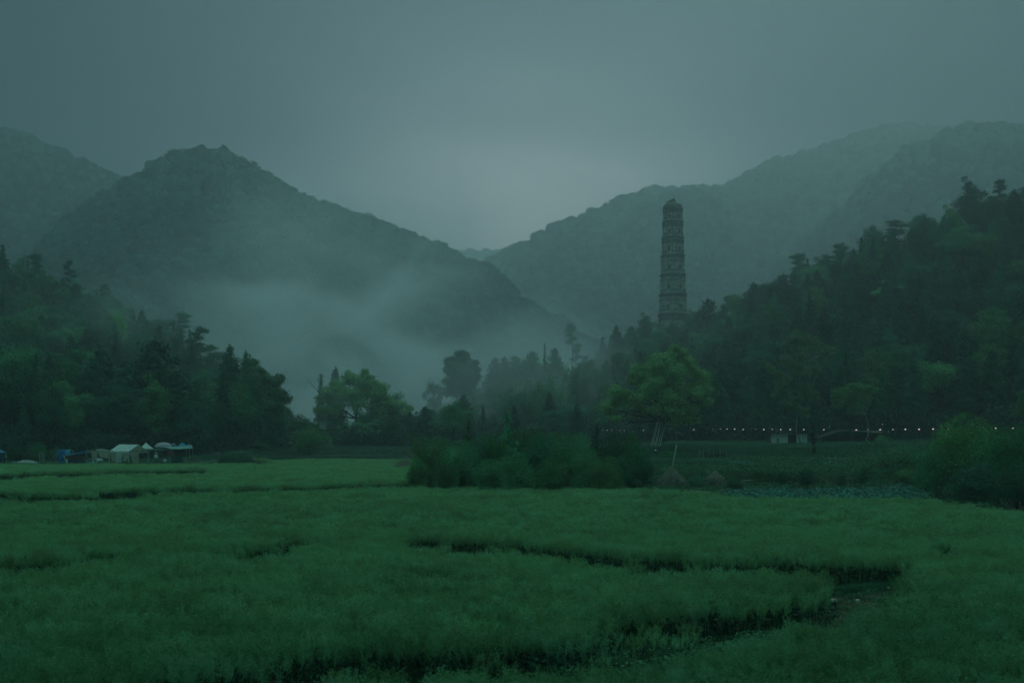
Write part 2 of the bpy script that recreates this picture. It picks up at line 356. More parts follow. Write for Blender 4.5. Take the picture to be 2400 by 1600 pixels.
def mount_forest(name, G, n, s, seed, conic=.1, label=None):
    rng = np.random.RandomState(seed); P = sample_grid(G, n, rng)
    ridge = G[-3].copy(); k = rng.choice(len(ridge), n // 22); R = ridge[k] + rng.normal(size=(len(k), 3)) * [s * .6, s * .6, 0]
    P = np.vstack([P, R]); m = len(P)
    cl = fbm(P[:, 0], P[:, 2] * 2 + P[:, 1], 45, seed + 50, 3)
    sz = s * np.exp((rng.normal(size=m) * .24).clip(-.6, .5)) * (1 + .2 * cl)
    big = rng.rand(m) < .05; sz[big] *= 1.2
    ix = np.where(rng.rand(m) < conic, rng.randint(5, 7, m), rng.randint(0, 5, m))
    P[:, 2] += sz * .45
    scatter(name, P, rng.rand(m) * 6.28, np.stack([sz, sz, sz * rng.uniform(.85, 1.25, m)], -1), ix, far_meshes, 'stuff', label)
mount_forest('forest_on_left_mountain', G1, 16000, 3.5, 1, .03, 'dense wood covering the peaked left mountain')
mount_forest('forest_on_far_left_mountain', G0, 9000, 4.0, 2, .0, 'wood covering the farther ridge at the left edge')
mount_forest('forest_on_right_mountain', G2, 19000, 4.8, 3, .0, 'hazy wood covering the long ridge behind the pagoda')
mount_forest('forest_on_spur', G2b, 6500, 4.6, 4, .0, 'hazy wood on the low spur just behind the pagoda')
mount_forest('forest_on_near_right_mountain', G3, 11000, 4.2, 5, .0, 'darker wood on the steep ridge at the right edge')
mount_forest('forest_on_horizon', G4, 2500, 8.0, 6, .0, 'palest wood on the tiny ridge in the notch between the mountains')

# ------------------------------------------------------------------ trees: one builder per habit, each gives (trunk mesh, crown mesh) for a tree of unit data in metres
def fib_dirs(n, rng):
    i = np.arange(n) + .5; ph = np.arccos(1 - 2 * i / n); th = np.pi * (1 + 5 ** .5) * i + rng.rand() * 6
    return np.stack([np.cos(th) * np.sin(ph), np.sin(th) * np.sin(ph), np.cos(ph)], -1)
def lobe_leaves(c, r, n, L, W, rng, up=.35):
    d = rng.normal(size=(n, 3)); d /= np.linalg.norm(d, axis=1)[:, None]
    d[:, 2] = np.where(rng.rand(n) < up, np.abs(d[:, 2]), d[:, 2])
    rr = rng.uniform(.2, 1.0, n) ** .55 * (1 + .20 * rng.normal(size=n).clip(-1.5, 2.2))
    P = c + d * rr[:, None] * r
    nr = d + rng.normal(size=(n, 3)) * .55 + np.array([0, 0, .45])
    return leaf_quads(P, nr, L * rng.uniform(.7, 1.35, n), W * rng.uniform(.7, 1.3, n), rng)
def cat_mesh(name, parts, m):
    V = []; Fs = []; k = 0
    for v, f in parts: V.append(v); Fs.append(f + k); k += len(v)
    return mesh_np(name, np.vstack(V), np.vstack(Fs), (m,))
def broad(seed, H, R, base, lobes, nleaf, L, mleaf=None, mbark=None, lean=0, rz=1.0, squash=.8, lobe_r=(.30, .46), trunk_r=.03, custom=None):
    rng = np.random.RandomState(seed); parts = []; tb = []
    cz = base + (H - base) * .52; hz = (H - base) * .5
    if custom is None:
        ds = fib_dirs(lobes, rng) + rng.normal(size=(lobes, 3)) * .22
        fr = rng.uniform(.38, .80, lobes)
        cs = ds * fr[:, None] * np.array([R, R, hz]) + [lean * .6, 0, cz]
        cs[:, :2] *= (1 + .12 * rng.normal(size=(lobes, 1)))
        rs = R * rng.uniform(*lobe_r, lobes) * np.where(cs[:, 2] > cz + hz * .5, .8, 1)
    else: cs = np.array([c[:3] for c in custom], float); rs = np.array([c[3] for c in custom], float)
    area = rs ** 2; cnt = np.maximum((nleaf * area / area.sum()).astype(int), 20)
    for c, r, k in zip(cs, rs, cnt):
        parts.append(lobe_leaves(c, np.array([r, r, r * squash]), k, L, L * .62, rng))
    tr = H * trunk_r; top = np.array([lean * .7, 0, cz]); p = [np.array([0, 0, -.6])]
    for s in (.15, .35, .6, .8): p.append(np.array([lean * .7 * s, 0, cz * s]) + rng.normal(size=3) * [tr * .8, tr * .8, 0])
    p.append(top); p = np.array(p); tb.append((p, np.linspace(tr, tr * .35, len(p))))
    for c, r in zip(cs, rs):
        if rng.rand() < .75:
            s = rng.uniform(.45, .95); a = p[1] * (1 - s) + top * s; mid = (a + c) / 2 + rng.normal(size=3) * r * .2 + [0, 0, -r * .25]
            tb.append((np.array([a, mid, c]), np.array([tr * .42, tr * .26, tr * .08])))
    return tubes_mesh('trunk', tb, mbark or M_bark), cat_mesh('crown', parts, mleaf or M_crown)
def cone(seed, H, R, nleaf=3600, L=.5, base=.08, bulge=.75, tiers=26, mleaf=None, droop=.25, ragged=.25, tip=True):
    rng = np.random.RandomState(seed); parts = []; hs = np.linspace(base, .985, tiers); per = []
    for t in hs:
        tt = (t - base) / (1 - base); rad = R * (1 - tt ** (1 + bulge)) ** (1.15 - .3 * bulge) * (.72 + .28 * min(1, tt * 5))
        nb = max(3, int(round(10 * (rad / R) + 2)))
        for b in range(nb):
            per.append((t, rad * rng.uniform(1 - ragged, 1 + ragged * .4), rng.rand() * 6.28))
    wts = np.array([p[1] + R * .12 for p in per]); cnt = (nleaf * wts / wts.sum()).astype(int) + 3
    for (t, rad, a), k in zip(per, cnt):
        s = rng.uniform(.05, 1, k) ** .7; wd = .30 * rad + .12 * R * .5
        ax = np.array([math.cos(a), math.sin(a), 0]); bx_ = np.array([-math.sin(a), math.cos(a), 0])
        P = ax * (s * rad)[:, None] + bx_ * (rng.normal(size=k) * wd * .45 * (1.1 - .6 * s))[:, None]
        P[:, 2] += t * H + H * .02 * rng.normal(size=k) + (.35 - droop) * s * rad * .5
        nr = ax * .7 + rng.normal(size=(k, 3)) * .55 + [0, 0, .6]
        al = ax * .8 + np.array([0, 0, .9 - droop * 2.5])
        parts.append(leaf_quads(P, nr, L * rng.uniform(.7, 1.4, k), L * .45, rng, np.tile(al, (k, 1))))
    k = 40; z = rng.uniform(.90, 1.0, k) * H
    parts.append(leaf_quads(np.stack([rng.normal(size=k) * .16 * R, rng.normal(size=k) * .16 * R, z], -1), rng.normal(size=(k, 3)) * [1, 1, .2], L, L * .4, rng, np.tile([0, 0, 1.0], (k, 1))))
    tb = [(np.array([[0, 0, -.6], [0, 0, H * .5], [0, 0, H * .96]]), np.array([H * .018, H * .012, .02]))]
    return tubes_mesh('trunk', tb, M_bark), cat_mesh('crown', parts, mleaf or M_crown)
def pine(seed, H, R, plates=9, nleaf=3000, L=.42, base=.45):
    rng = np.random.RandomState(seed); parts = []; tb = []; p = [np.array([0, 0, -.6])]
    for s in np.linspace(.12, 1, 7): p.append(np.array([rng.normal() * .05 * H * s ** .5, rng.normal() * .04 * H, H * .97 * s]))
    p = np.array(p); tb.append((p, np.linspace(H * .02, H * .006, len(p))))
    for i in range(plates):
        t = base + (1 - base) * (i + .5) / plates; a = rng.rand() * 6.28; rad = R * (1.05 - .55 * (t - base) / (1 - base)) * rng.uniform(.35, 1)
        tp = np.array([np.interp(t, np.linspace(0, 1, 8), p[:, k]) for k in range(3)])
        c = tp + np.array([math.cos(a) * rad * .75, math.sin(a) * rad * .75, rad * .12]); r = R * rng.uniform(.30, .5)
        parts.append(lobe_leaves(c, np.array([r, r, r * .34]), nleaf // plates, L, L * .4, rng, .6)); tb.append((np.array([tp - [0, 0, .15 * r], (tp + c) / 2, c]), np.array([.11, .07, .03])))
    c = p[-1]; parts.append(lobe_leaves(c, np.array([R * .38, R * .38, R * .22]), nleaf // plates, L, L * .4, rng, .6))
    return tubes_mesh('trunk', tb, M_bark), cat_mesh('crown', parts, M_crown)
def bamboo(seed, H, R, culms=16, nleaf=4200, L=.34):
    rng = np.random.RandomState(seed); parts = []; tb = []
    for i in range(culms):
        a = rng.rand() * 6.28; b = rng.uniform(0, .32) * R; h = H * rng.uniform(.62, 1); out = R * rng.uniform(.15, .8)
        s = np.linspace(0, 1, 9); ax = np.array([math.cos(a), math.sin(a), 0])
        pts = ax * (b + out * s ** 2.4)[:, None]; pts[:, 2] = h * (s - .10 * s ** 5) * 1.0 - .4 * (s == 0)
        tb.append((pts, np.linspace(.04, .012, 9)))
        k = nleaf // culms; u = rng.uniform(.05, 1, k) ** .85; P = np.stack([np.interp(u, s, pts[:, j]) for j in range(3)], -1)
        tuft = np.repeat(rng.normal(size=(k // 14 + 1, 3)), 14, 0)[:k] * [.13 * R, .13 * R, .05 * H]
        P = P + tuft * (1.25 - .6 * u)[:, None] + rng.normal(size=(k, 3)) * .10
        P[:, 2] = np.maximum(P[:, 2], .15)
        al = rng.normal(size=(k, 3)) * [1, 1, .2] + [0, 0, -.55]
        parts.append(leaf_quads(P, rng.normal(size=(k, 3)) * .6 + [0, 0, .7], L * rng.uniform(.7, 1.3, k), L * .3, rng, al))
    return tubes_mesh('culms', tb, M_bark, 4), cat_mesh('foliage', parts, M_crown)
def shrub(seed, H, R, lobes=9, nleaf=2200, L=.22, m=None):
    rng = np.random.RandomState(seed); parts = []; tb = []
    for i in range(lobes):
        a = rng.rand() * 6.28; q = rng.uniform(0, .68) ** .8; c = np.array([math.cos(a) * q * R, math.sin(a) * q * R, H * rng.uniform(.25, .72) * (1 - .12 * q)]); r = R * rng.uniform(.3, .48)
        parts.append(lobe_leaves(c, np.array([r, r, min(r * .85, H * .4)]), nleaf // lobes, L, L * .55, rng, .5))
        tb.append((np.array([[0, 0, -.2], c * [.4, .4, .5], c]), np.array([.05, .035, .015])))
    k = nleaf // 7; u = rng.rand(k); a = rng.rand(k) * 6.28          # shoots poking out of the outline
    P = np.stack([np.cos(a) * R * .9 * u ** .6, np.sin(a) * R * .9 * u ** .6, H * (.90 - .34 * u ** 1.6) * rng.uniform(.70, 1.10, k)], -1)
    parts.append(leaf_quads(P, rng.normal(size=(k, 3)), L * 1.1, L * .4, rng, np.stack([np.cos(a) * .4, np.sin(a) * .4, np.ones(k)], -1)))
    return tubes_mesh('stems', tb, M_bark, 4), cat_mesh('foliage', parts, m or M_crown)

LIB = {
 'broad': [broad(i + 1, 12, 4.6, 2.6, 34, 7500, .36) for i in range(4)],
 'tall': [broad(i + 11, 15, 3.8, 3.2, 36, 7000, .36, squash=.9) for i in range(3)],
 'airy': [broad(i + 21, 13, 4.4, 4.0, 22, 3600, .36, lobe_r=(.20, .34)) for i in range(3)],
 'cone': [cone(i + 31, 13, 3.1, 5600, .50, .10, 1.15, 26) for i in range(4)],
 'spire': [cone(i + 41, 13, 2.3, 4200, .46, .08, .35, 24) for i in range(3)],
 'fir': [cone(i + 51, 7, 2.6, 6500, .28, .04, .25, 15, droop=.42, ragged=.45) for i in range(4)],
 'pine': [pine(i + 61, 13, 4.2, 9 + i, 3400) for i in range(4)],
 'bamboo': [bamboo(i + 71, 6.5, 3.0, 22, 8500, .28) for i in range(4)],
 'tallbamboo': [bamboo(i + 81, 13, 3.6, 20, 5200, .42) for i in range(2)],
 'shrub': [shrub(i + 91, 2.4, 1.9, 10, 2600, .20) for i in range(4)],
}
LIBH = {'broad': 12, 'tall': 15, 'airy': 13, 'cone': 13, 'spire': 13, 'fir': 7, 'pine': 13, 'bamboo': 5.7, 'tallbamboo': 12, 'shrub': 2.4}
LIBW = {'broad': 10.2, 'tall': 8.4, 'airy': 9, 'cone': 4.3, 'spire': 2.9, 'fir': 3.4, 'pine': 8.4, 'bamboo': 5.2, 'tallbamboo': 7.4, 'shrub': 3.8}
KNAME = {'broad': 'broadleaf_tree', 'tall': 'tall_broadleaf_tree', 'airy': 'broadleaf_tree', 'cone': 'cedar_tree', 'spire': 'cypress_tree', 'fir': 'feathery_conifer', 'pine': 'pine_tree', 'bamboo': 'bamboo_clump', 'tallbamboo': 'bamboo_clump', 'shrub': 'shrub'}
KCAT = {'tall_broadleaf_tree': 'tree', 'cedar_tree': 'tree', 'broadleaf_tree': 'tree', 'cypress_tree': 'tree', 'feathery_conifer': 'tree', 'pine_tree': 'tree', 'bamboo_clump': 'bamboo', 'shrub': 'shrub'}
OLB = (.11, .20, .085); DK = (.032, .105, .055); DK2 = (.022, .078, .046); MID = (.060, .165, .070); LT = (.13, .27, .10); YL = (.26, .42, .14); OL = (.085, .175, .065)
trng = np.random.RandomState(77)
def add_tree(kind, x, y, h, w, col, label, group=None, z=None, variant=None, cat=None):
    tm, cm = LIB[kind][trng.randint(len(LIB[kind])) if variant is None else variant]; nm = KNAME[kind]
    z = H1(x, y) - .1 if z is None else z
    o = empty(nm, (x, y, z), label, cat or KCAT[nm], group, trng.rand() * 6.28)
    sx = w / LIBW[kind]; o.scale = (sx, sx, h / LIBH[kind])
    link(tm.name, tm, o); c = link(cm.name, cm, o); c.color = (*(np.array(col) * [.62, 1, .85] * trng.uniform(.85, 1.15)), 1)
    return o
def px_tree(kind, X, Ytop, wpx, D, col, label, group=None, Ybase=None, **k):
    """tree whose crown top shows at (X, Ytop), standing on the terrain at distance D"""
    x = (X - 1200) * D / F; z = H1(x, D) - .1 if Ybase is None else HC + (HY - Ybase) * D / F
    h = HC + (HY - Ytop) * D / F - z
    return add_tree(kind, x, D, max(h, 1.0), wpx * D / F, col, label, group, z, **k)

# --- the trees one can point to -------------------------------------------------
px_tree('cone', 365, 800, 150, 262, DK2, 'big dark dome shaped evergreen rising above the white gable tent', variant=0)
px_tree('cone', 300, 845, 110, 258, DK2, 'dark evergreen just left of the big dome shaped one above the tents')
px_tree('cone', 235, 818, 110, 266, DK2, 'dark conical evergreen above the tarp windbreak, left of the big dome shaped one')
px_tree('cone', 415, 880, 90, 258, DK, 'short dark evergreen filling the right flank of the big dome shaped one')
px_tree('broad', 40, 792, 150, 262, MID, 'broadleaf tree with lit top near the left edge above the blue tent')
px_tree('spire', 84, 832, 46, 258, DK2, 'slim dark cypress beside the lit broadleaf tree near the left edge')
px_tree('broad', 150, 860, 120, 266, DK, 'rounded dark tree behind the blue tarp frame')
px_tree('cone', 537, 812, 62, 292, DK, 'spiky dark conifer at the right end of the left wood, taller of a close pair', variant=1)
px_tree('spire', 576, 826, 40, 294, DK, 'thin spiky conifer leaning against the round tree at the right end of the left wood')
px_tree('broad', 555, 905, 110, 268, MID, 'low broad tree in front of the spiky pair ending the left wood')
px_tree('broad', 500, 930, 90, 262, DK, 'low dark tree behind the mound of grass')
px_tree('broad', 455, 930, 90, 256, DK, 'low dark tree directly behind the teal awning')
px_tree('pine', 463, 770, 80, 340, DK, 'dark layered pine standing out in the mist above the left wood')
px_tree('pine', 420, 735, 90, 390, DK, 'misty pine on the left slope, upper left of the layered one')
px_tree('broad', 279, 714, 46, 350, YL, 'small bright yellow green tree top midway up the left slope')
px_tree('pine', 80, 598, 64, 435, DK2, 'flat topped pine on the left skyline near the edge')
px_tree('pine', 163, 614, 46, 440, DK2, 'smaller flat topped pine on the left skyline, right of the first')
px_tree('spire', 6, 575, 44, 430, DK2, 'dark spire shaped tree cut by the left edge on the skyline')
px_tree('pine', 245, 668, 44, 430, DK, 'misty dark pine stepping down the left skyline')
px_tree('airy', 1018, 882, 60, 390, DK, 'ragged small tree leaning to the left of the round topped one')
px_tree('spire', 752, 878, 30, 335, DK2, 'narrow dark conifer peeping out left of the wide dome shaped tree')
px_tree('cone', 786, 864, 44, 338, DK2, 'dark conifer tip rising behind the wide dome shaped tree')
px_tree('broad', 905, 908, 130, 322, MID, 'lower green tree forming the right shoulder of the wide dome shaped tree')
px_tree('broad', 865, 960, 120, 305, DK, 'low dark tree under the wide dome shaped tree')
for X, Y, wd, k, lb in ((1160, 838, 34, 'cone', 'first'), (1182, 836, 32, 'cone', 'second'), (1208, 834, 44, 'cone', 'third'), (1246, 824, 48, 'cone', 'fourth'), (1300, 816, 34, 'cone', 'fifth')):
    px_tree(k, X, Y, wd * 1.4, 430, DK, 'dark pointed conifer in the misty row right of the round topped tree, %s' % lb, 'row of conifers in the mist')
px_tree('spire', 1277, 806, 16, 430, DK, 'very thin spike of a conifer in the misty conifer row')
px_tree('pine', 1337, 762, 58, 480, DK, 'tall open pine with flat plates of needles against the mist left of the pagoda', variant=1)
px_tree('tallbamboo', 1300, 872, 110, 330, OL, 'pale feathery bamboo plume between the conifers and the big spreading tree')
px_tree('tallbamboo', 1245, 905, 100, 322, OL, 'pale olive bamboo plume, lower left of the tallest plume')
px_tree('tallbamboo', 1350, 846, 90, 352, OL, 'olive bamboo plume just left of the big spreading tree')
px_tree('airy', 1270, 822, 150, 520, YL, 'wide pale yellow tree crown glimpsed behind the misty conifer row')
px_tree('cone', 1445, 765, 40, 500, DK2, 'pointed conifer on the skyline left of the pagoda, nearest the big gap')
px_tree('spire', 1412, 790, 30, 505, DK2, 'small pointed conifer lowest on the skyline left of the pagoda')
px_tree('tall', 1512, 736, 74, 520, DK, 'bushy tree on the skyline touching the left foot of the pagoda')
px_tree('cone', 1480, 765, 50, 515, DK, 'conifer on the skyline between the bushy tree and the pointed ones')
px_tree('broad', 1622, 722, 52, 545, DK, 'dark tree hiding the right foot of the pagoda')
px_tree('broad', 1578, 752, 60, 520, DK2, 'low dark treetop across the base of the pagoda')
px_tree('cone', 1660, 702, 70, 470, DK2, 'rounded dark evergreen on the skyline right of the pagoda')
px_tree('airy', 1716, 680, 60, 470, MID, 'lighter wispy treetop on the skyline right of the pagoda')
px_tree('cone', 1768, 664, 56, 440, DK2, 'dark evergreen on the skyline below the first flat topped pine')
px_tree('cone', 1808, 668, 50, 430, DK2, 'dark evergreen on the skyline with its shoulder against the first flat topped pine')
px_tree('pine', 1868, 598, 84, 430, DK, 'broad flat topped pine on the right skyline, lowest of the standing out pines', variant=0)
px_tree('pine', 1965, 574, 66, 420, DK2, 'upright pine on the right skyline, next above the lowest one', variant=2)
px_tree('tall', 2044, 520, 74, 405, DK, 'slender leafy tree sticking out above the right skyline')
px_tree('pine', 2108, 518, 90, 400, DK2, 'broad pine on the right skyline beside the slender leafy tree', variant=3)
px_tree('tall', 2160, 492, 80, 398, DK, 'dark leafy tree on the right skyline between two pines')
px_tree('tall', 2272, 418, 84, 385, DK2, 'tallest dark tree on the right skyline', variant=1)
px_tree('pine', 2345, 424, 66, 382, DK2, 'spindly dark tree on the right skyline next to the tallest one')
px_tree('tall', 2398, 430, 70, 380, DK2, 'dark tree at the right edge of the skyline')
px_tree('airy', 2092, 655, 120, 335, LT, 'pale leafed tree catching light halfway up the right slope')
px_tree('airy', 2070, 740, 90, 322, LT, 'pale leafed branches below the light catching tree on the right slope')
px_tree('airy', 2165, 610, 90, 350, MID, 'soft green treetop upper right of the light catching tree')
px_tree('tall', 1975, 905, 60, 262, DK, 'slim dark tree with straight stem between the shed and the crooked trunk')
px_tree('airy', 2412, 905, 90, 200, MID, 'leafy branch of a tree reaching in at the right edge above the bush')

rw = (('pine', 300, 414, 18, 1010, 'tiny tree standing alone in the saddle left of the left peak'), ('broad', 334, 402, 18, 1015, 'tiny tree on the left shoulder of the left peak'), ('broad', 378, 366, 24, 1030, 'first round treetop on the left flank of the peak'), ('broad', 408, 346, 34, 1035, 'broad treetop at the left end of the flat summit'), ('broad', 442, 345, 26, 1035, 'round treetop second from the left on the summit'),
 ('cone', 472, 338, 26, 1035, 'pointed treetop in the middle of the summit'), ('broad', 498, 349, 22, 1035, 'low round treetop between the two pointed ones on the summit'), ('cone', 523, 339, 22, 1035, 'pointed treetop at the right end of the summit'), ('broad', 574, 371, 24, 1025, 'round treetop just right of the summit'), ('broad', 594, 375, 22, 1022, 'second round treetop just right of the summit'),
 ('broad', 628, 398, 20, 1015, 'treetop on the right ridge of the left mountain, upper'), ('broad', 664, 424, 20, 1008, 'treetop on the right ridge of the left mountain, a little lower'), ('pine', 716, 452, 20, 1000, 'small pine on the right ridge of the left mountain'), ('broad', 842, 503, 18, 970, 'treetop halfway down the right ridge of the left mountain'), ('broad', 1078, 596, 24, 895, 'dark treetop low on the right ridge of the left mountain'),
 ('broad', 1286, 538, 14, 1780, 'hazy treetop on the ridge left of the pagoda, lowest'), ('broad', 1350, 508, 14, 1790, 'hazy treetop on the ridge left of the pagoda, middle'), ('cone', 1392, 486, 12, 1800, 'hazy pointed treetop on the ridge left of the pagoda'), ('broad', 1436, 465, 18, 1805, 'hazy treetop on the ridge left of the pagoda, highest'))
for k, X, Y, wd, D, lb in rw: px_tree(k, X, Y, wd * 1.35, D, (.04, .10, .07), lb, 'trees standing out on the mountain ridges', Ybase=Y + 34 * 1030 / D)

# --- the big specimens with crowns of their own ---------------------------------
def special(name, D, Xb, Yb, lobes_px, L, nleaf, col, label, trunk_px, tr, mb=None, squash=.8):
    """lobes_px: (X, Y, r px, depth offset m)"""
    b = at(Xb, Yb, D); s = D / F; rng = np.random.RandomState(len(label)); parts = []; tb = []
    o = empty(name, b, label, 'tree'); ar = sum(l[2] ** 2 for l in lobes_px)
    tp = np.array([[(X - Xb) * s, dy, (Yb - Y) * s] for X, Y, dy in trunk_px]); tb.append((tp, np.linspace(tr, tr * .4, len(tp))))
    for X, Y, r, dy in lobes_px:
        c = np.array([(X - Xb) * s, dy, (Yb - Y) * s]); r_ = r * s
        sub = max(6, int(r / 5)); k = int(nleaf * r * r / ar / sub)
        for i in range(sub):
            d = rng.normal(size=3); d /= np.linalg.norm(d); cc = c + d * r_ * rng.uniform(.30, .74); q = r_ * rng.uniform(.36, .56)
            parts.append(lobe_leaves(cc, np.array([q, q, q * squash]), k, L, L * .62, rng, .5))
        j = tp[-1] if r > 30 else tp[-2]; tb.append((np.array([j, (j + c) / 2 + rng.normal(size=3) * .3, c]), np.array([tr * .45, tr * .3, tr * .1])))
        for i in range(4): tb.append((np.array([c, c + rng.normal(size=3) * r_ * .6]), np.array([tr * .15, tr * .05])))
    tm = tubes_mesh('trunk', tb, mb or M_bark, 6); link('trunk', tm, o); c = link('crown', cat_mesh('crown', parts, M_crown), o); c.color = (*col, 1); return o
special('broadleaf_tree', 214, 1536, 1083, [(1590, 845, 44, 0), (1545, 850, 42, -2), (1510, 880, 36, 1), (1560, 900, 55, -3), (1620, 890, 46, 1), (1642, 925, 34, -1), (1500, 925, 40, -2), (1452, 925, 36, 0), (1430, 955, 26, 1), (1445, 985, 20, 0), (1560, 955, 46, -2), (1610, 965, 32, 0), (1500, 965, 30, 1), (1634, 985, 14, 1), (1575, 820, 22, 0), (1480, 890, 22, -1)],
        .30, 42000, (.180, .380, .150), 'big spreading light green tree with long poles leaning against its trunk', [(1536, 1088, 0), (1541, 1050, .1), (1548, 1015, 0), (1556, 985, 0), (1562, 955, 0)], .42)
special('broadleaf_tree', 318, 838, 1052, [(835, 905, 42, 0), (790, 915, 36, -2), (875, 912, 40, 1), (760, 935, 30, 0), (905, 935, 32, -1), (830, 940, 46, -3), (785, 960, 34, -1), (885, 960, 34, 0), (935, 955, 28, 0), (750, 965, 22, 1), (860, 885, 26, 0), (815, 885, 22, 1), (955, 965, 18, 0)],
        .42, 24000, (.15, .31, .11), 'wide dome shaped yellow green tree in the middle of the misty valley', [(838, 1056, 0), (838, 1010, 0), (835, 980, 0), (836, 950, 0)], .5)
special('broadleaf_tree', 282, 618, 1048, [(590, 865, 30, 0), (625, 880, 32, -1), (650, 905, 30, 0), (600, 905, 38, -2), (664, 935, 24, 0), (635, 935, 36, -2), (655, 962, 24, 0), (600, 950, 34, 0), (570, 925, 26, 1), (635, 975, 20, 0), (590, 985, 26, 1)],
        .40, 20000, (.065, .16, .075), 'round bulging tree with bare lower trunk at the right end of the left wood', [(618, 1052, 0), (617, 1015, 0), (616, 985, 0), (612, 950, 0)], .4)
special('broadleaf_tree', 234, 1868, 1047, [(1872, 790, 24, 0), (1900, 800, 22, 1), (1850, 810, 20, 0), (1880, 830, 26, -1), (1835, 850, 26, 0), (1810, 862, 20, 0), (1950, 822, 18, 0), (1925, 838, 18, 1), (1870, 870, 32, -1), (1905, 870, 26, 1), (1840, 890, 30, 0), (1880, 915, 30, 0), (1835, 930, 26, 1), (1860, 950, 24, 0), (1905, 930, 24, 0), (1885, 965, 18, -1), (1900, 985, 12, 0)],
        .30, 16000, (.10, .21, .09), 'tall airy pale tree with thin whitish trunk rising in front of the shed', [(1872, 1046, -.5), (1868, 1030, 0), (1866, 1000, 0), (1869, 978, 0), (1873, 960, 0), (1875, 900, 0)], .13, M_palebark)
special('broadleaf_tree', 226, 2040, 1047, [(2018, 905, 22, 0), (2000, 915, 18, 0), (2038, 915, 20, 1), (2054, 916, 12, 0), (1990, 935, 20, 0), (2020, 935, 22, -1), (2003, 955, 18, 0), (1990, 965, 12, 0)],
        .26, 7500, (.075, .20, .085), 'small tree with crooked pale trunk bent like an elbow right of the shed', [(2042, 1048, 0), (2035, 1036, 0), (2030, 1030, 0), (2034, 1020, 0), (2036, 1003, 0), (2033, 985, 0), (2028, 972, 0), (2020, 955, 0)], .12, M_palebark)
special('broadleaf_tree', 395, 1083, 985, [(1085, 888, 42, 1), (1082, 862, 30, 0), (1060, 850, 24, 0), (1085, 845, 24, -2), (1108, 858, 22, 0), (1055, 880, 26, 0), (1085, 880, 32, -3), (1112, 888, 24, 0), (1068, 908, 28, -1), (1098, 912, 28, -1), (1085, 935, 26, 0), (1050, 918, 18, 0)],
        0.45, 34000, (.040, .115, .065), 'round topped dark green tree standing alone above the misty valley trees', [(1083, 1000, 0), (1083, 960, 0), (1084, 930, 0), (1085, 900, 0)], .4)
special('tree_stump', 205, 1907, 1078, [(1907, 1010, 10, 0), (1906, 1028, 10, 0), (1907, 1045, 8, 0), (1897, 1000, 10, 0), (1911, 995, 9, 0), (1900, 985, 9, 0)],
        .2, 2600, DK2, 'dark trunk wrapped in ivy standing on the bank right of the shed', [(1907, 1082, 0), (1908, 1050, 0), (1905, 1010, 0), (1903, 990, 0)], .32)

LIB['thick'] = [shrub(140 + i, 6.0, 2.9, 22, 11000, .24) for i in range(3)]; LIBH['thick'] = 5.8; LIBW['thick'] = 5.6; KNAME['thick'] = 'dense_shrub'; KCAT['dense_shrub'] = 'shrub'
# --- thicket in the middle of the picture ---------------------------------------
TH = [('bamboo', 1000, 1016, 90, 142, OLB, 'leftmost dull green clump of the central thicket, beside the dry reeds'),
 ('thick', 1030, 1016, 90, 146, MID, 'dull leafy shrub second from the left end of the central thicket'),
 ('fir', 1098, 986, 44, 140, MID, 'thin feathery conifer rising from the left half of the central thicket'),
 ('thick', 1080, 1024, 110, 133, MID, 'rounded grey green shrub at the front left of the central thicket'),
 ('shrub', 1062, 1040, 30, 131, LT, 'pale leafed shrub spot on the left of the central thicket'),
 ('thick', 1132, 1008, 100, 136, DK, 'dark dense shrub left of the tallest feathery conifer'),
 ('fir', 1190, 970, 66, 137, MID, 'tallest feathery conifer, top of the central thicket'),
 ('bamboo', 1240, 1000, 60, 139, MID, 'rounded bamboo clump just right of the tallest conifer in the central thicket'),
 ('bamboo', 1163, 1010, 60, 134, MID, 'bamboo clump leaning on the left of the tallest one'),
 ('thick', 1205, 1050, 100, 129, MID, 'light streaked leafy shrub low in front of the tallest feathery conifer'),
 ('thick', 1270, 1008, 100, 134, DK, 'dark dense shrub in the centre right of the thicket'),
 ('bamboo', 1306, 1004, 54, 138, MID, 'bamboo clump top in the centre right of the thicket'),
 ('thick', 1325, 1018, 100, 132, MID, 'dense shrub under the centre right feathery top'),
 ('thick', 1362, 1004, 80, 137, MID, 'greener dense shrub in the right half of the thicket beside the darkest conifer'),
 ('fir', 1400, 1000, 66, 135, DK2, 'darkest conifer with blunt top in the right half of the thicket'),
 ('thick', 1378, 1040, 80, 129, OL, 'brownish leafy shrub at the front of the right half of the thicket'),
 ('thick', 1440, 1008, 100, 133, DK, 'dark rounded clump near the right end of the central thicket'),
 ('bamboo', 1482, 1004, 56, 134, MID, 'rounded bamboo clump at the right end of the central thicket'),
 ('thick', 1490, 1030, 90, 129, DK, 'low dark clump closing the right end of the central thicket'),
 ('thick', 1425, 1060, 80, 127, OL, 'brown stemmed shrub low in front of the dark rounded one'),
 ('thick', 1150, 1066, 90, 126, MID, 'low leafy shrub at the front of the left half of the thicket'),
 ('thick', 1290, 1068, 90, 126, MID, 'low leafy shrub at the front of the thicket between its two halves'),
 ('thick', 1195, 995, 110, 138, DK, 'dark leafy mass at the heart of the central thicket under the tallest conifer'),
 ('thick', 978, 1062, 50, 139, OLB, 'small low shrub rounding off the left end of the central thicket'),
 ('bamboo', 1045, 1062, 70, 130, OL, 'low brownish clump at the front left corner of the thicket')]
for k, X, Y, wd, D, col, lb in TH: px_tree(k, X, Y + (0 if k == 'fir' else 8), wd * (1.2 if k == 'fir' else 1.02), D, tuple(1.05 * np.array(col)), lb, 'plants of the central thicket')

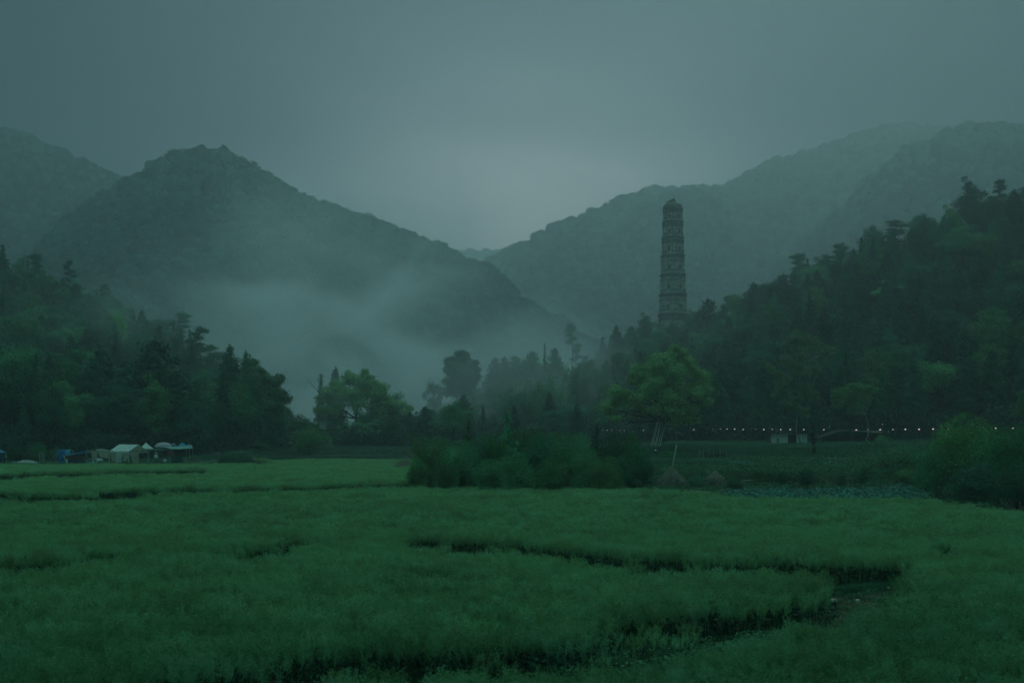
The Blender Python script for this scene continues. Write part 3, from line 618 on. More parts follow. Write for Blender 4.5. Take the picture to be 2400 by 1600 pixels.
# --- bush and bank plants at the right ------------------------------------------
LIB['bush'] = [shrub(120 + i, 6.5, 4.2, 20, 9000, .26) for i in range(3)]; LIBH['bush'] = 6.5; LIBW['bush'] = 8.4; KNAME['bush'] = 'shrub'
px_tree('bush', 2262, 965, 180, 126, LT, 'big leafy bush with the highest dome at the right edge of the rapeseed field')
px_tree('bush', 2338, 992, 160, 122, MID, 'big bush right of the highest dome, covering some of the lamps')
px_tree('bush', 2398, 985, 120, 120, MID, 'dark bush cut by the right edge of the picture')
px_tree('bush', 2205, 1030, 130, 126, MID, 'lower left shoulder bush of the big bush group')
px_tree('bush', 2290, 1070, 150, 117, DK2, 'dark low bush in front of the big bush group')
px_tree('bush', 2385, 1075, 130, 114, DK2, 'darkest low bush in the lower right of the bush group')
for X, Y, wd, D, col, lb in ((2110, 1050, 60, 170, MID, 'leafy shrub on the bank left of the big bushes, with pale leaves'), (2150, 1062, 60, 160, DK, 'shrub on the bank close to the big bushes'), (2075, 1068, 50, 172, OL, 'brownish shrub at the top of the overgrown bank'),
    (2130, 1095, 70, 150, OL, 'dull brown shrub low on the overgrown bank'), (2060, 1105, 60, 158, DK, 'dark shrub at the foot of the overgrown bank'), (2175, 1105, 80, 140, DK, 'dark shrub between the cabbages and the big bushes'),
    (1832, 1103, 38, 152, DK2, 'round dark bush on the earth bank behind the cabbages, left one'), (1892, 1094, 44, 150, DK2, 'round dark bush on the earth bank behind the cabbages, largest one'), (1973, 1104, 26, 151, DK2, 'small round dark bush on the earth bank behind the cabbages'), (2024, 1099, 28, 151, DK2, 'round dark bush on the earth bank nearest the overgrown slope'),
    (1638, 1108, 60, 148, DK, 'dark bush between the two haystacks'), (1722, 1116, 50, 146, DK, 'low dark bush right of the small haystack'),
    (1620, 1058, 90, 196, DK2, 'low dark bush on the terrace behind the tall haystack'), (1680, 1052, 80, 198, DK2, 'dark bush with thin stakes on the terrace behind the small haystack'), (1570, 1056, 50, 204, MID, 'light shrub beside the trunk of the big spreading tree'),
    (2066, 1018, 40, 232, OL, 'dry brown bush under the lamps right of the crooked trunk'), (1530, 1150, 50, 133, DK, 'weedy shrub between the thicket and the tall haystack')):
    px_tree('shrub', X, Y, wd, D, col, lb)
for X, Y, wd, D, col, lb in ((85, 1032, 60, 236, MID, 'leafy bush behind the rail fence at the left'), (40, 1040, 50, 236, DK, 'dark bush behind the rail fence nearest the blue tent'), (128, 1045, 30, 234, DK, 'small dark bush behind the green panel'),
    (725, 996, 110, 272, (.07, .12, .04), 'yellow green shrub in front of the roof of the low farmhouse'), (610, 1030, 60, 268, DK, 'dark shrub left of the low farmhouse')):
    px_tree('shrub', X, Y, wd, D, col, lb)

# --- wood on the hillsides: filler between the trees above -----------------------
def wood(Xr, yr, spacing, mix, grp, zone, seed, cols, hr=(9, 14), keep=None):
    rng = np.random.RandomState(seed); pts = []; n = 0; out = 0
    y0, y1 = yr; tries = 9000
    for _ in range(tries):
        y = rng.uniform(y0, y1); X = rng.uniform(*Xr)
        fd = np.interp(X, RX, FD) + 3; rd = np.interp(X, RX, RD) - 4
        if y < fd or y > rd: continue
        x = (X - 1200) * y / F
        if keep is not None and not keep(X, y): continue
        if any((x - a) ** 2 + (y - b) ** 2 < (spacing * (1 + (y - 250) / 500)) ** 2 for a, b in pts): continue
        pts.append((x, y)); k = rng.choice(list(mix), p=list(mix.values())); h = rng.uniform(*hr); w_ = LIBW[k] / LIBH[k] * h * rng.uniform(.85, 1.25)
        t = (y - fd) / max(rd - fd, 1); Ytop = HY - (H1(x, y) + h - HC) * F / y
        lim = np.interp(X, RX, RYt) + 2
        if Ytop < lim: h -= (lim - Ytop) * y / F
        if h < 3.5: continue
        lb, g = zone(X, y, t, k); cc_ = cols[rng.randint(len(cols))]; add_tree(k, x, y, h, w_, (DK, DK2)[rng.randint(2)] if k in ('cone', 'spire') else cc_, lb, g)
        out += 1
    return out
KW = {'broad': 'rounded leafy tree', 'tall': 'tall leafy tree', 'airy': 'open leafy tree', 'cone': 'dark conical evergreen', 'spire': 'narrow dark cypress', 'pine': 'flat branched pine', 'tallbamboo': 'feathery bamboo plume', 'fir': 'feathery conifer'}
def zlab(side, names, edges):
    def f(X, y, t, k):
        c = names[int(np.searchsorted(edges, X))]; r = 'low on' if t < .3 else ('halfway up' if t < .65 else 'high on')
        return '%s %s the %s %s' % (KW[k], r, side, c), 'trees on the %s' % side
    return f
nr = wood((1500, 2560), (250, 470), 5.2, {'cone': .48, 'spire': .12, 'tall': .22, 'broad': .12, 'airy': .06}, '', zlab('right hillside', ['behind the spreading tree', 'above the shed', 'above the crooked trunk', 'above the big bushes'], [1720, 1960, 2160]), 5, [DK, DK2, DK2, DK, MID, OL])
nl = wood((-160, 680), (238, 470), 5.6, {'cone': .26, 'spire': .14, 'tall': .22, 'broad': .26, 'airy': .06, 'pine': .06}, '', zlab('left hillside', ['above the blue tent', 'above the tarps', 'above the white tent', 'at its misty right end'], [120, 250, 430]), 6, [DK, DK, DK2, MID, OL])
nmid = wood((690, 1560), (292, 500), 6.3, {'cone': .44, 'spire': .06, 'tall': .12, 'broad': .32, 'airy': .06}, '', zlab('valley slope', ['by the farmhouse', 'near the dome shaped tree', 'behind the thicket', 'below the conifer row'], [760, 980, 1200]), 8, [DK, DK, MID, OL], hr=(6, 10.5))
from collections import defaultdict
def dedupe():
    d = defaultdict(list)
    for o in C.objects:
        if o.parent is None and o.get('label'): d[o['label']].append(o)
    names = ['first', 'second', 'third', 'fourth', 'fifth', 'sixth', 'seventh', 'eighth', 'ninth', 'tenth', 'eleventh', 'twelfth', 'thirteenth', 'fourteenth', 'fifteenth', 'sixteenth', 'seventeenth', 'eighteenth', 'nineteenth', 'twentieth']
    for lb, os_ in d.items():
        if len(os_) < 2: continue
        os_.sort(key=lambda o: o.location.x / max(o.location.y, 1))
        for i, o in enumerate(os_): o['label'] = '%s, %s from left' % (lb, names[i]) if i < 20 else '%s, %s from right' % (lb, names[min(19, len(os_) - 1 - i)])
dedupe()
print('filler trees', nr, nl, nmid)

# ------------------------------------------------------------------ rapeseed field
from math import pi
def crop_patch(seed, far=False, mc=None):
    rng = np.random.RandomState(seed); parts = []; R = .64; n = 14
    for i in range(n):
        a = rng.rand() * 6.28; q = R * rng.rand() ** .5; b = np.array([math.cos(a) * q, math.sin(a) * q, 0]); h = rng.uniform(.98, 1.32)
        ln = np.array([rng.normal() * .10, rng.normal() * .10, 0])
        nb = rng.randint(6, 9)
        for j in range(nb):
            t = rng.uniform(.40, .85) if j else .55; p0 = b + ln * t + [0, 0, h * t]; aa = rng.rand() * 6.28; out = rng.uniform(.08, .24) * (j > 0)
            p1 = b + ln + np.array([math.cos(aa) * out, math.sin(aa) * out, h * rng.uniform(.86, 1.04)])
            k = 13 if not far else 8; s = rng.uniform(.15, 1, k); P = p0 + (p1 - p0) * s[:, None]; th = rng.rand(k) * 6.28
            dr = np.stack([np.cos(th) * .75, np.sin(th) * .75, np.full(k, .75)], -1)
            Lp = .085 if not far else .12; P = P + dr * Lp * .45
            parts.append(leaf_quads(P, rng.normal(size=(k, 3)) + [0, 0, .6], Lp, .014 if not far else .028, rng, dr * 3))
            m_ = (p0 + p1) / 2; parts.append(leaf_quads(m_[None], rng.normal(size=(1, 3)), np.linalg.norm(p1 - p0), .010 if not far else .02, rng, ((p1 - p0) * 20)[None]))
        parts.append(leaf_quads((b + [0, 0, h * .3])[None], rng.normal(size=(1, 3)) * [1, 1, .1], h * .62, .016, rng, np.array([[0, 0, 20.0]])))
    V = []; Fs = []; k = 0
    for v, f in parts: V.append(v); Fs.append(f + k); k += len(v)
    n0 = sum(len(f) for f in Fs)
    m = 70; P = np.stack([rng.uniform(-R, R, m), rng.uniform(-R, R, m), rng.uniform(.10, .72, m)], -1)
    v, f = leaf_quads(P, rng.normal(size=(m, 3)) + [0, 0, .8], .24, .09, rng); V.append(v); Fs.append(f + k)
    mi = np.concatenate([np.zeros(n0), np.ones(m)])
    return mesh_np('crop_patch', np.vstack(V), np.vstack(Fs), (mc or M_crop, M_cropleaf_shaded), False, mi)
def weed_patch(seed, H=.5, m=M_weed, n=120, R=.6, L=.16):
    rng = np.random.RandomState(seed); P = np.stack([rng.normal(size=n) * R * .5, rng.normal(size=n) * R * .5, rng.uniform(.03, 1, n) ** 1.3 * H], -1)
    v, f = leaf_quads(P, rng.normal(size=(n, 3)) * .8 + [0, 0, .8], L * rng.uniform(.6, 1.4, n), L * .45, rng)
    return mesh_np('weed_patch', v, f, (m,))
def grass_patch(seed, H=.5, m=None, n=110, R=.7, wd=.03):
    rng = np.random.RandomState(seed); b = rng.normal(size=(n, 3)) * [R * .5, R * .5, 0]; h = H * rng.uniform(.5, 1.1, n); a = rng.rand(n) * 6.28
    d = np.stack([np.cos(a) * .6, np.sin(a) * .6, np.ones(n)], -1) * h[:, None]
    t = np.stack([-np.sin(a), np.cos(a), 0 * a], -1) * wd
    mid = b + d * [.3, .3, .6]; V = np.stack([b - t * .5, b + t * .5, mid + t * .4, mid - t * .4, b + d], 1)
    V2 = np.stack([V[:, 0], V[:, 1], V[:, 2], V[:, 3], V[:, 3], V[:, 2], V[:, 4], V[:, 4] - t * .05], 1).reshape(-1, 3)
    return mesh_np('grass_patch', V2, np.arange(len(V2)).reshape(-1, 4), (m or M_grass,))
M_grass = leaf_mat('grass_blades', (.035, .120, .060), .4, .4, .25)

ZC = 1.22
def pip(X, Y, poly):
    r = np.zeros(X.shape, bool); n = len(poly)
    for i in range(n):
        x1, y1 = poly[i]; x2, y2 = poly[(i + 1) % n]
        c = ((y1 > Y) != (y2 > Y)) & (X < (x2 - x1) * (Y - y1) / ((y2 - y1) if y2 != y1 else 1e-9) + x1); r ^= c
    return r
GAPS = [
 [(300, 1640), (560, 1612), (820, 1596), (1100, 1588), (1210, 1570), (1404, 1553), (1506, 1540), (1583, 1522), (1659, 1505), (1787, 1488), (1863, 1462), (1955, 1440), (2060, 1418), (2093, 1405), (2120, 1365), (2146, 1340), (2160, 1318), (2100, 1318), (2010, 1322), (1940, 1330), (1925, 1345), (1938, 1372), (1935, 1398), (1870, 1402), (1787, 1420), (1633, 1440), (1526, 1462), (1353, 1490), (1200, 1500), (980, 1530), (760, 1546), (500, 1570), (300, 1600)],
 [(880, 1262), (980, 1278), (1122, 1293), (1200, 1293), (1290, 1308), (1378, 1323), (1486, 1337), (1634, 1340), (1761, 1338), (1914, 1340), (1960, 1335), (1950, 1312), (1860, 1308), (1761, 1308), (1600, 1308), (1486, 1300), (1378, 1294), (1290, 1283), (1180, 1268), (1080, 1262), (960, 1252)],
 [(-80, 1348), (0, 1335), (153, 1328), (296, 1304), (439, 1298), (587, 1294), (679, 1287), (816, 1270), (800, 1262), (679, 1274), (560, 1284), (430, 1286), (296, 1292), (150, 1312), (0, 1318), (-80, 1326)],
 [(-200, 1172), (0, 1171), (150, 1173), (230, 1177), (286, 1165), (434, 1158), (638, 1153), (867, 1145), (1000, 1141), (1087, 1137), (1100, 1127), (1000, 1128), (867, 1131), (638, 1139), (434, 1145), (286, 1150), (100, 1155), (-200, 1156)],
 [(-200, 1123), (0, 1121), (255, 1113), (500, 1107), (500, 1099), (255, 1103), (0, 1110), (-200, 1112)],
 [(2146, 1300), (2180, 1306), (2222, 1290), (2260, 1287), (2255, 1280), (2222, 1278), (2160, 1286)],
 [(1480, 1158), (1540, 1166), (1585, 1169), (1640, 1166), (1600, 1160), (1540, 1156)],
 [(2240, 1375), (2300, 1400), (2400, 1412), (2400, 1400), (2330, 1384), (2280, 1368)]]
def field_pts(y0, y1, step, rng, margin=7):
    out = []
    y = y0
    while y < y1:
        w_ = .365 * y + margin; xs = np.arange(-w_, w_, step); out.append(np.stack([xs + rng.uniform(-.4, .4, len(xs)) * step, y + rng.uniform(-.4, .4, len(xs)) * step], -1)); y += step
    return np.vstack(out)
frng = np.random.RandomState(9)
Pn = field_pts(22, 75, .72, frng, 12); Pm = field_pts(75, 150, .95, frng); Pf = field_pts(150, 257, 1.35, frng)
P = np.vstack([Pn, Pm, Pf]); cls = np.concatenate([np.zeros(len(Pn)), np.ones(len(Pm)), np.full(len(Pf), 2)])
wob = fbm(P[:, 0], P[:, 1], 2.2, 11, 3)
Xp = 1200 + P[:, 0] * F / P[:, 1]; Yp = HY + (HC - ZC) * F / P[:, 1]
Xq = Xp + wob * 16; Yq = Yp + wob * .12 * (Yp - HY) * .55
gap = np.zeros(len(P), bool)
def widen(g):
    c = np.mean([p[1] for p in g]); n_ = len(g); o_ = []
    for i, (x_, y_) in enumerate(g):
        up = g[i - 1][0] > g[(i + 1) % n_][0]       # far edge runs right to left
        o_.append((x_, y_ - (.040 * (y_ - HY) if up else 0)))
    return o_
GAPS = [widen(g) for g in GAPS[:7]]
for g in GAPS: gap |= pip(Xq, Yq, g)
# outer limits of the crop: the plots that border it
far_lim = np.interp(Xp, [-2000, 600, 640, 700, 960, 975, 1070, 1110, 1480, 1530, 1640, 1700, 2180, 2200, 2300, 2420, 4000], [219, 219, 240, 252, 254, 141, 136, 134, 131, 127, 121, 113, 108, 106, 98, 92, 80])
inside = P[:, 1] < far_lim
crop = inside & ~gap
zc = hgt(P[:, 0], P[:, 1])
hum = fbm(P[:, 0], P[:, 1], 9, 21, 3); hum2 = fbm(P[:, 0], P[:, 1], 3, 22, 2)
dent = (fbm(P[:, 0], P[:, 1] * 2.2, 5, 23, 3) > .52)
k = crop; n = k.sum()
S = 1 + .10 * hum[k] + .05 * frng.normal(size=n); S[dent[k]] *= .80
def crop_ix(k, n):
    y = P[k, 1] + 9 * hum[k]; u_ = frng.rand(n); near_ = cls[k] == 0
    deep = u_ > sst(34, 62, y); pale = u_ < sst(80, 170, y)  # copies picked by distance: painted darkening near, painted brightening far
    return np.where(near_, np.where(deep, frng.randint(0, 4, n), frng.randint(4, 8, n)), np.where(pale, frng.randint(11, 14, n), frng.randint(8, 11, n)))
wide = np.where(cls[k] == 0, 1.0, np.where(cls[k] == 1, 1.15, 1.55))
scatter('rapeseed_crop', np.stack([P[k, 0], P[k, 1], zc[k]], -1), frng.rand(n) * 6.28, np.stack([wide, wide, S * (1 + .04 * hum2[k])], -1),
        crop_ix(k, n), [crop_patch(i, False, M_cropnear_shaded) for i in range(4)] + [crop_patch(4 + i) for i in range(4)] + [crop_patch(30 + i, True) for i in range(3)] + [crop_patch(34 + i, True, M_cropfar_lit) for i in range(3)], 'stuff', 'dense green rapeseed crop gone to pods, filling the paddies')
stony = (np.abs(Xp - 1985) < 90) & (Yp > 1385)      # bare, stony corner of the clearing
k = inside & gap & ~(stony & (Yp < 1475)) & (frng.rand(len(P)) < np.where(P[:, 1] < 60, .95, .35)); n = k.sum(); s_ = frng.uniform(.5, 1.25, n) * np.where((Xp[k] > 1880) & (Yp[k] > 1308), .6, 1)
scatter('furrow_weeds', np.stack([P[k, 0], P[k, 1], zc[k] - .03], -1), frng.rand(n) * 6.28, np.stack([s_, s_, s_ * .9], -1), frng.randint(0, 4, n), [weed_patch(i, .42, M_weed, n=150) for i in range(4)], 'stuff', 'dark leafy weeds along the furrows between the paddies')
# open furrow edges keep a few stray crop plants
k = inside & gap & ~((Xp > 1880) & (Yp > 1308)) & (frng.rand(len(P)) < .15); n = k.sum()
scatter('stray_crop_plants', np.stack([P[k, 0], P[k, 1], zc[k]], -1), frng.rand(n) * 6.28, np.stack([np.full(n, .6)] * 2 + [frng.uniform(.45, .8, n)], -1), frng.randint(0, 3, n), [crop_patch(60 + i) for i in range(3)], 'stuff', 'thin stray rapeseed plants leaning into the furrows')

# a narrow grassy bund crosses the clearing
r = np.random.RandomState(44); n = 260; t = r.rand(n); Xb = 1925 + 215 * t; Yb = 1382 - 18 * t + r.normal(size=n) * 1.0; Db = (HC - .2) * F / (Yb - HY); xb = (Xb - 1200) * Db / F
scatter('bund_grass', np.stack([xb, Db, hgt(xb, Db) - .02], -1), r.rand(n) * 6.28, np.stack([np.full(n, .45)] * 2 + [r.uniform(.35, .7, n)], -1), r.randint(0, 3, n), [grass_patch(70 + i, .5) for i in range(3)], 'stuff', 'short grass on the narrow bund crossing the clearing')
k = inside & gap & (P[:, 1] < 70) & (frng.rand(len(P)) < .30); n = k.sum(); s_ = frng.uniform(.4, .9, n)
scatter('withered_leaves', np.stack([P[k, 0] + .3, P[k, 1] + .2, zc[k] - .02], -1), frng.rand(n) * 6.28, np.stack([s_, s_, s_ * .8], -1), frng.randint(0, 3, n), [weed_patch(80 + i, .34, M_straw, n=34, L=.2) for i in range(3)], 'stuff', 'withered brownish leaves lying in the furrows')
# banks, verges and terraces
def region(Xa, Xb, ya, yb, n, seed):
    r = np.random.RandomState(seed); y = r.uniform(ya, yb, n); X = r.uniform(Xa, Xb, n); x = (X - 1200) * y / F; return np.stack([x, y, hgt(x, y) - .03], -1), r
parts_ = []
P1, r = region(1500, 2230, 197, 240, 5200, 1); P2, _ = region(1500, 1700, 168, 197, 700, 2); P3, _ = region(1560, 2500, 236, 262, 2600, 3)
P4, _ = region(-200, 1560, 256, 300, 6500, 4); P5, _ = region(-200, 640, 221, 260, 4200, 5); P4 = P4[P4[:, 1] > np.where(1200 + P4[:, 0] * F / P4[:, 1] < 640, 221, 257)]
Pg = np.vstack([P1, P2, P3, P4, P5]); n = len(Pg); hh = np.concatenate([np.full(len(P1), 1.1), np.full(len(P2), 1.0), np.full(len(P3), 1.2), np.full(len(P4), .9), np.full(len(P5), .55)]) * r.uniform(.7, 1.3, n)
scatter('bank_grass', Pg, r.rand(n) * 6.28, np.stack([np.full(n, 1.25)] * 2 + [hh], -1), r.randint(0, 4, n), [grass_patch(i, .55) for i in range(4)], 'stuff', 'long soft grass on the banks and verges')
P1, r = region(1480, 2320, 98, 172, 3800, 7); X_ = 1200 + P1[:, 0] * F / P1[:, 1]
P1 = P1[~((P1[:, 1] > 110) & (P1[:, 1] < 147) & (X_ > 1690) & (X_ < 2185)) & (P1[:, 1] > np.interp(X_, [1480, 1690, 2185, 2320], [131, 115, 108, 98]))]
P2, _ = region(2000, 2260, 150, 215, 2600, 8); P6, _ = region(930, 1520, 124, 150, 1500, 9); P7, _ = region(1480, 2100, 160, 200, 1300, 10)
P1 = np.vstack([P1, P2, P6, P7]); n = len(P1); s_ = r.uniform(.6, 1.7, n)
scatter('bank_weeds', P1, r.rand(n) * 6.28, np.stack([s_, s_, s_], -1), r.randint(0, 5, n), [weed_patch(20 + i, .45, M_weed, L=.18) for i in range(5)], 'stuff', 'rough weeds on the earth banks behind the cabbages')
# undergrowth hides the slopes between the trunks
def slope_pts(n, Xr, yr, seed):
    r = np.random.RandomState(seed); y = r.uniform(*yr, n); X = r.uniform(*Xr, n); m = (y > np.interp(X, RX, FD)) & (y < np.interp(X, RX, RD)); x = (X[m] - 1200) * y[m] / F; return np.stack([x, y[m], hgt(x, y[m])], -1), r
Pa, r = slope_pts(5200, (1380, 2600), (236, 560), 21); Pb, _ = slope_pts(4200, (-250, 760), (236, 480), 22); Pc, _ = slope_pts(2600, (690, 1500), (290, 520), 23)
Pu = np.vstack([Pa, Pb, Pc]); n = len(Pu); s_ = r.uniform(1.6, 3.6, n)
M_under = leaf_mat('undergrowth_leaves', (.026, .062, .036), .45, .06, .15)
scatter('hillside_undergrowth', Pu, r.rand(n) * 6.28, np.stack([s_, s_, s_ * 1.2], -1), r.randint(0, 4, n), [weed_patch(50 + i, 1.1, M_under, n=160, R=.9, L=.2) for i in range(4)], 'stuff', 'dark undergrowth beneath the hillside trees')

# cabbages in rows on two terraces
def cabbage(seed):
    rng = np.random.RandomState(seed); V = []; Fs = []; k = 0
    for i in range(11):
        a = i * 2.4 + rng.rand() * .4; o = .08 + .016 * i; L = .30 * rng.uniform(.8, 1.15); el = 1.1 - .085 * i; wd = L * .75
        ax = np.array([math.cos(a), math.sin(a), 0]); bx_ = np.array([-math.sin(a), math.cos(a), 0]); up = np.array([0, 0, 1.0])
        d = ax * math.cos(el) + up * math.sin(el); b = ax * o * .4 + up * .06; q = ax * .8 - up * .2
        rows = []
        for s, w_ in ((0, .25), (.45, 1), (.85, .95), (1.05, .45)):
            c = b + d * L * s + q * L * .35 * s * s; rows.append([c - bx_ * wd * w_ * .5 + up * .04 * w_, c, c + bx_ * wd * w_ * .5 + up * .04 * w_])
        g = np.array(rows).reshape(-1, 3) + rng.normal(size=(12, 3)) * .012; V.append(g)
        for r_ in range(3):
            for c_ in range(2): Fs.append([k + r_ * 3 + c_, k + r_ * 3 + c_ + 1, k + r_ * 3 + c_ + 4, k + r_ * 3 + c_ + 3])
        k += 12
    return mesh_np('cabbage', np.vstack(V), np.array(Fs), (M_cabbage,))
cab = [cabbage(i) for i in range(4)]
def cab_field(name, Xa, Xb, ya, yb, sx, sy, s0, seed, label):
    r = np.random.RandomState(seed); pts = []
    for y in np.arange(ya, yb, sy):
        for x in np.arange((Xa - 1200) * y / F, (Xb - 1200) * y / F, sx):
            X = 1200 + x * F / y
            pts.append((x + r.normal() * .07, y + r.normal() * .07))
    p = np.array(pts); z = hgt(p[:, 0], p[:, 1]); n = len(p); s = s0 * r.uniform(.75, 1.3, n)
    scatter(name, np.stack([p[:, 0], p[:, 1], z - .02], -1), r.rand(n) * 6.28, np.stack([s, s, s * r.uniform(.9, 1.4, n)], -1), r.randint(0, 4, n), cab, 'stuff', label)
cab_field('cabbage_crop', 1696, 2182, 110, 146.5, .46, .62, 1.15, 1, 'blue green cabbages in close rows on the lower terrace')
cab_field('vegetable_crop', 1640, 2085, 164, 184, .60, .95, 1.0, 2, 'rows of leafy vegetables on the upper terrace')

# ------------------------------------------------------------------ pagoda
M_brick = mat('weathered_brick', (.20, .215, .185), .9, .45, .5, .5, 6, col2=(.34, .35, .30)); M_brickdark = mat('corbelled_brick', (.080, .090, .075), .92, .5, .8, .5, 6)
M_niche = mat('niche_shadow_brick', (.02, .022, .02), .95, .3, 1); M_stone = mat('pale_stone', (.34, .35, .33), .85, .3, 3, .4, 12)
def brick_course(m):
    n, l = m.node_tree.nodes, m.node_tree.links; d = next(x for x in n if x.type == 'BSDF_PRINCIPLED'); old = d.inputs['Base Color'].links[0].from_socket
    tc = n.new('ShaderNodeTexCoord'); sp = n.new('ShaderNodeSeparateXYZ'); l.new(tc.outputs['Object'], sp.inputs[0])
    w1 = n.new('ShaderNodeMath'); w1.operation = 'MULTIPLY'; l.new(sp.outputs[2], w1.inputs[0]); w1.inputs[1].default_value = 2.1
    nz = n.new('ShaderNodeTexNoise'); nz.inputs['Scale'].default_value = 3.0; mp = n.new('ShaderNodeMapping'); mp.inputs['Scale'].default_value = (.35, .35, 2.2); l.new(tc.outputs['Object'], mp.inputs[0]); l.new(mp.outputs[0], nz.inputs['Vector'])
    mr = n.new('ShaderNodeMapRange'); l.new(nz.outputs[0], mr.inputs[0]); mr.inputs[1].default_value = .35; mr.inputs[2].default_value = .65; mr.inputs[3].default_value = .55; mr.inputs[4].default_value = 1.35
    vm = n.new('ShaderNodeVectorMath'); vm.operation = 'SCALE'; l.new(old, vm.inputs[0]); l.new(mr.outputs[0], vm.inputs['Scale']); l.new(vm.outputs[0], d.inputs['Base Color'])
brick_course(M_brick); brick_course(M_brickdark)
DP = 560.0; s = DP / F
zb = HC + (HY - 775) * s
pg = empty('pagoda', ((1577 - 1200) * s, DP, zb), 'tall weathered brick pagoda with seven visible storeys and weeds on its broken top', 'pagoda', rz=math.radians(3.5))
def Zp(Y): return HC + (HY - Y) * s - zb
def Rp(Y): return np.interp(Y, [478, 500, 560, 650, 745, 775], [20.5, 21.5, 23.5, 27.2, 31.8, 32.2]) * s / .866
def hexring(R, z): return np.array([[R * math.cos(-pi / 2 + k * pi / 3), R * math.sin(-pi / 2 + k * pi / 3), z] for k in range(6)])
def hex_stack(prof):
    V = np.vstack([hexring(R, z) for R, z in prof]); Fs = [list(range(6))[::-1], list(range(len(V) - 6, len(V)))]
    for i in range(len(prof) - 1):
        for k in range(6): Fs.append([i * 6 + k, i * 6 + (k + 1) % 6, (i + 1) * 6 + (k + 1) % 6, (i + 1) * 6 + k])
    return V, Fs
cor = [490, 521, 558, 600, 645, 691, 738]           # cornice rows from the top
for i, yc in enumerate(cor):
    ytop = yc + 3.5; ybot = (cor[i + 1] - 3.5) if i < 6 else 778
    z1, z0 = Zp(ytop), Zp(ybot); R1, R0 = Rp(ytop) * .965, Rp(ybot) * .965
    V, Fs = hex_stack([(R0, z0), (R1, z1)]); MB().add(V, Fs).build('storey_wall', M_brick, pg)
    # cornice: stepped courses swelling out and in
    a = Rp(yc); h = 3.1 * s; zc_ = Zp(yc); pr = []
    for t, o in ((-1.0, .97), (-.72, 1.0), (-.70, 1.035), (-.42, 1.04), (-.40, 1.075), (-.05, 1.08), (-.03, 1.10), (.25, 1.095), (.27, 1.05), (.6, 1.04), (.62, .995), (1.0, .985)):
        pr.append((a * o, zc_ + t * h))
    V, Fs = hex_stack(pr); MB().add(V, Fs).build('cornice', M_brickdark, pg)
    for fz_, fo in ((.10, 1.012), (.17, 1.02), (.70, 1.018), (.78, 1.03), (.93, 1.02)):
        zb_ = z0 + (z1 - z0) * fz_; Rb = (R0 + (R1 - R0) * fz_) * fo; V, Fs = hex_stack([(Rb, zb_), (Rb, zb_ + .28)]); MB().add(V, Fs).build('string_course', M_brickdark, pg)
    if i < 6 or True:
        H_ = z1 - z0
        for k in range(6):
            p0, p1 = hexring(1, 0)[k], hexring(1, 0)[(k + 1) % 6]; mid = (p0 + p1) / 2; nn = mid / np.linalg.norm(mid); tt = (p1 - p0) / np.linalg.norm(p1 - p0)
            ang = math.atan2(nn[1], nn[0])
            def wall_r(z): return (R0 + (R1 - R0) * (z - z0) / H_) * .866
            wz = z0 + H_ * .30; hw = min(2.4, H_ * .36)
            if i < 6 and k in (0, 5, 1, 4):
                f = MB(); rw = wall_r(wz)
                f.box(nn * (rw + .06) + [0, 0, wz] - tt * .60, (.3, .22, hw), ang); f.box(nn * (rw + .06) + [0, 0, wz] + tt * .60, (.3, .22, hw), ang)
                f.box(nn * (rw + .02) + [0, 0, wz + hw / 2 + .12], (.36, 1.44, .24), ang); f.box(nn * (rw + .04) + [0, 0, wz - hw / 2 - .10], (.40, 1.54, .18), ang)
                wfr = f.build('window', M_brick, pg); MB().box(nn * (rw - .05) + [0, 0, wz], (.14, 1.0, hw), ang).build('niche', M_niche, wfr)
            # bracket sets under the cornice above, and pilasters
            b = MB(); zz = z1 - H_ * .16; rw = wall_r(zz)
            for q in np.linspace(-.42, .42, 7):
                e = rw * 1.155 * q
                b.box(nn * (rw + .10) + tt * e + [0, 0, zz], (.36, .26, H_ * .10), ang); b.box(nn * (rw + .16) + tt * e + [0, 0, zz + H_ * .065], (.46, .62, H_ * .035), ang)
            b.box(nn * (rw + .05) + [0, 0, zz - H_ * .085], (.28, rw * 1.12, H_ * .035), ang)
            for q in (-.30, .30): b.box(nn * (wall_r(wz) + .03) + tt * rw * 1.155 * q + [0, 0, z0 + H_ * .36], (.16, .28, H_ * .62), ang)
            b.build('bracket_course', M_brick if i in (3, 4, 5) else M_brickdark, pg)
V, Fs = hex_stack([(Rp(478) * .98, Zp(487)), (Rp(478) * .93, Zp(481)), (Rp(478) * .45, Zp(476)), (Rp(478) * .12, Zp(472))]); MB().add(V, Fs).build('broken_roof', M_brickdark, pg)
mb = MB(); mb.tube([(-1.2, 0, Zp(478)), (-.6, 0, Zp(474)), (.3, 0, Zp(470.5)), (.9, 0, Zp(469))], [1.3, 1.2, 1.0, .75], 7); mb.build('crumbled_finial', M_brickdark, pg)
for X, Y, wd, lb in ((1560, 486, 20, 'left tuft of weeds on the broken top of the pagoda'), (1568, 476, 22, 'highest tuft of weeds crowning the pagoda'), (1586, 486, 22, 'right tuft of weeds overhanging the pagoda top'), (1573, 484, 30, 'front tuft of weeds on the pagoda top')):
    h = 19 * s; o = empty('shrub', ((X - 1200) * s, DP - (4 if 'front' in lb else 1.5), HC + (HY - Y - 13) * s), lb, 'shrub', 'weeds growing on the pagoda top'); tm, cm = LIB['shrub'][0]
    o.scale = (wd * s / 3.8, wd * s / 3.8, h / 2.6); link(tm.name, tm, o); c = link(cm.name, cm, o); c.color = (.05, .11, .05, 1)

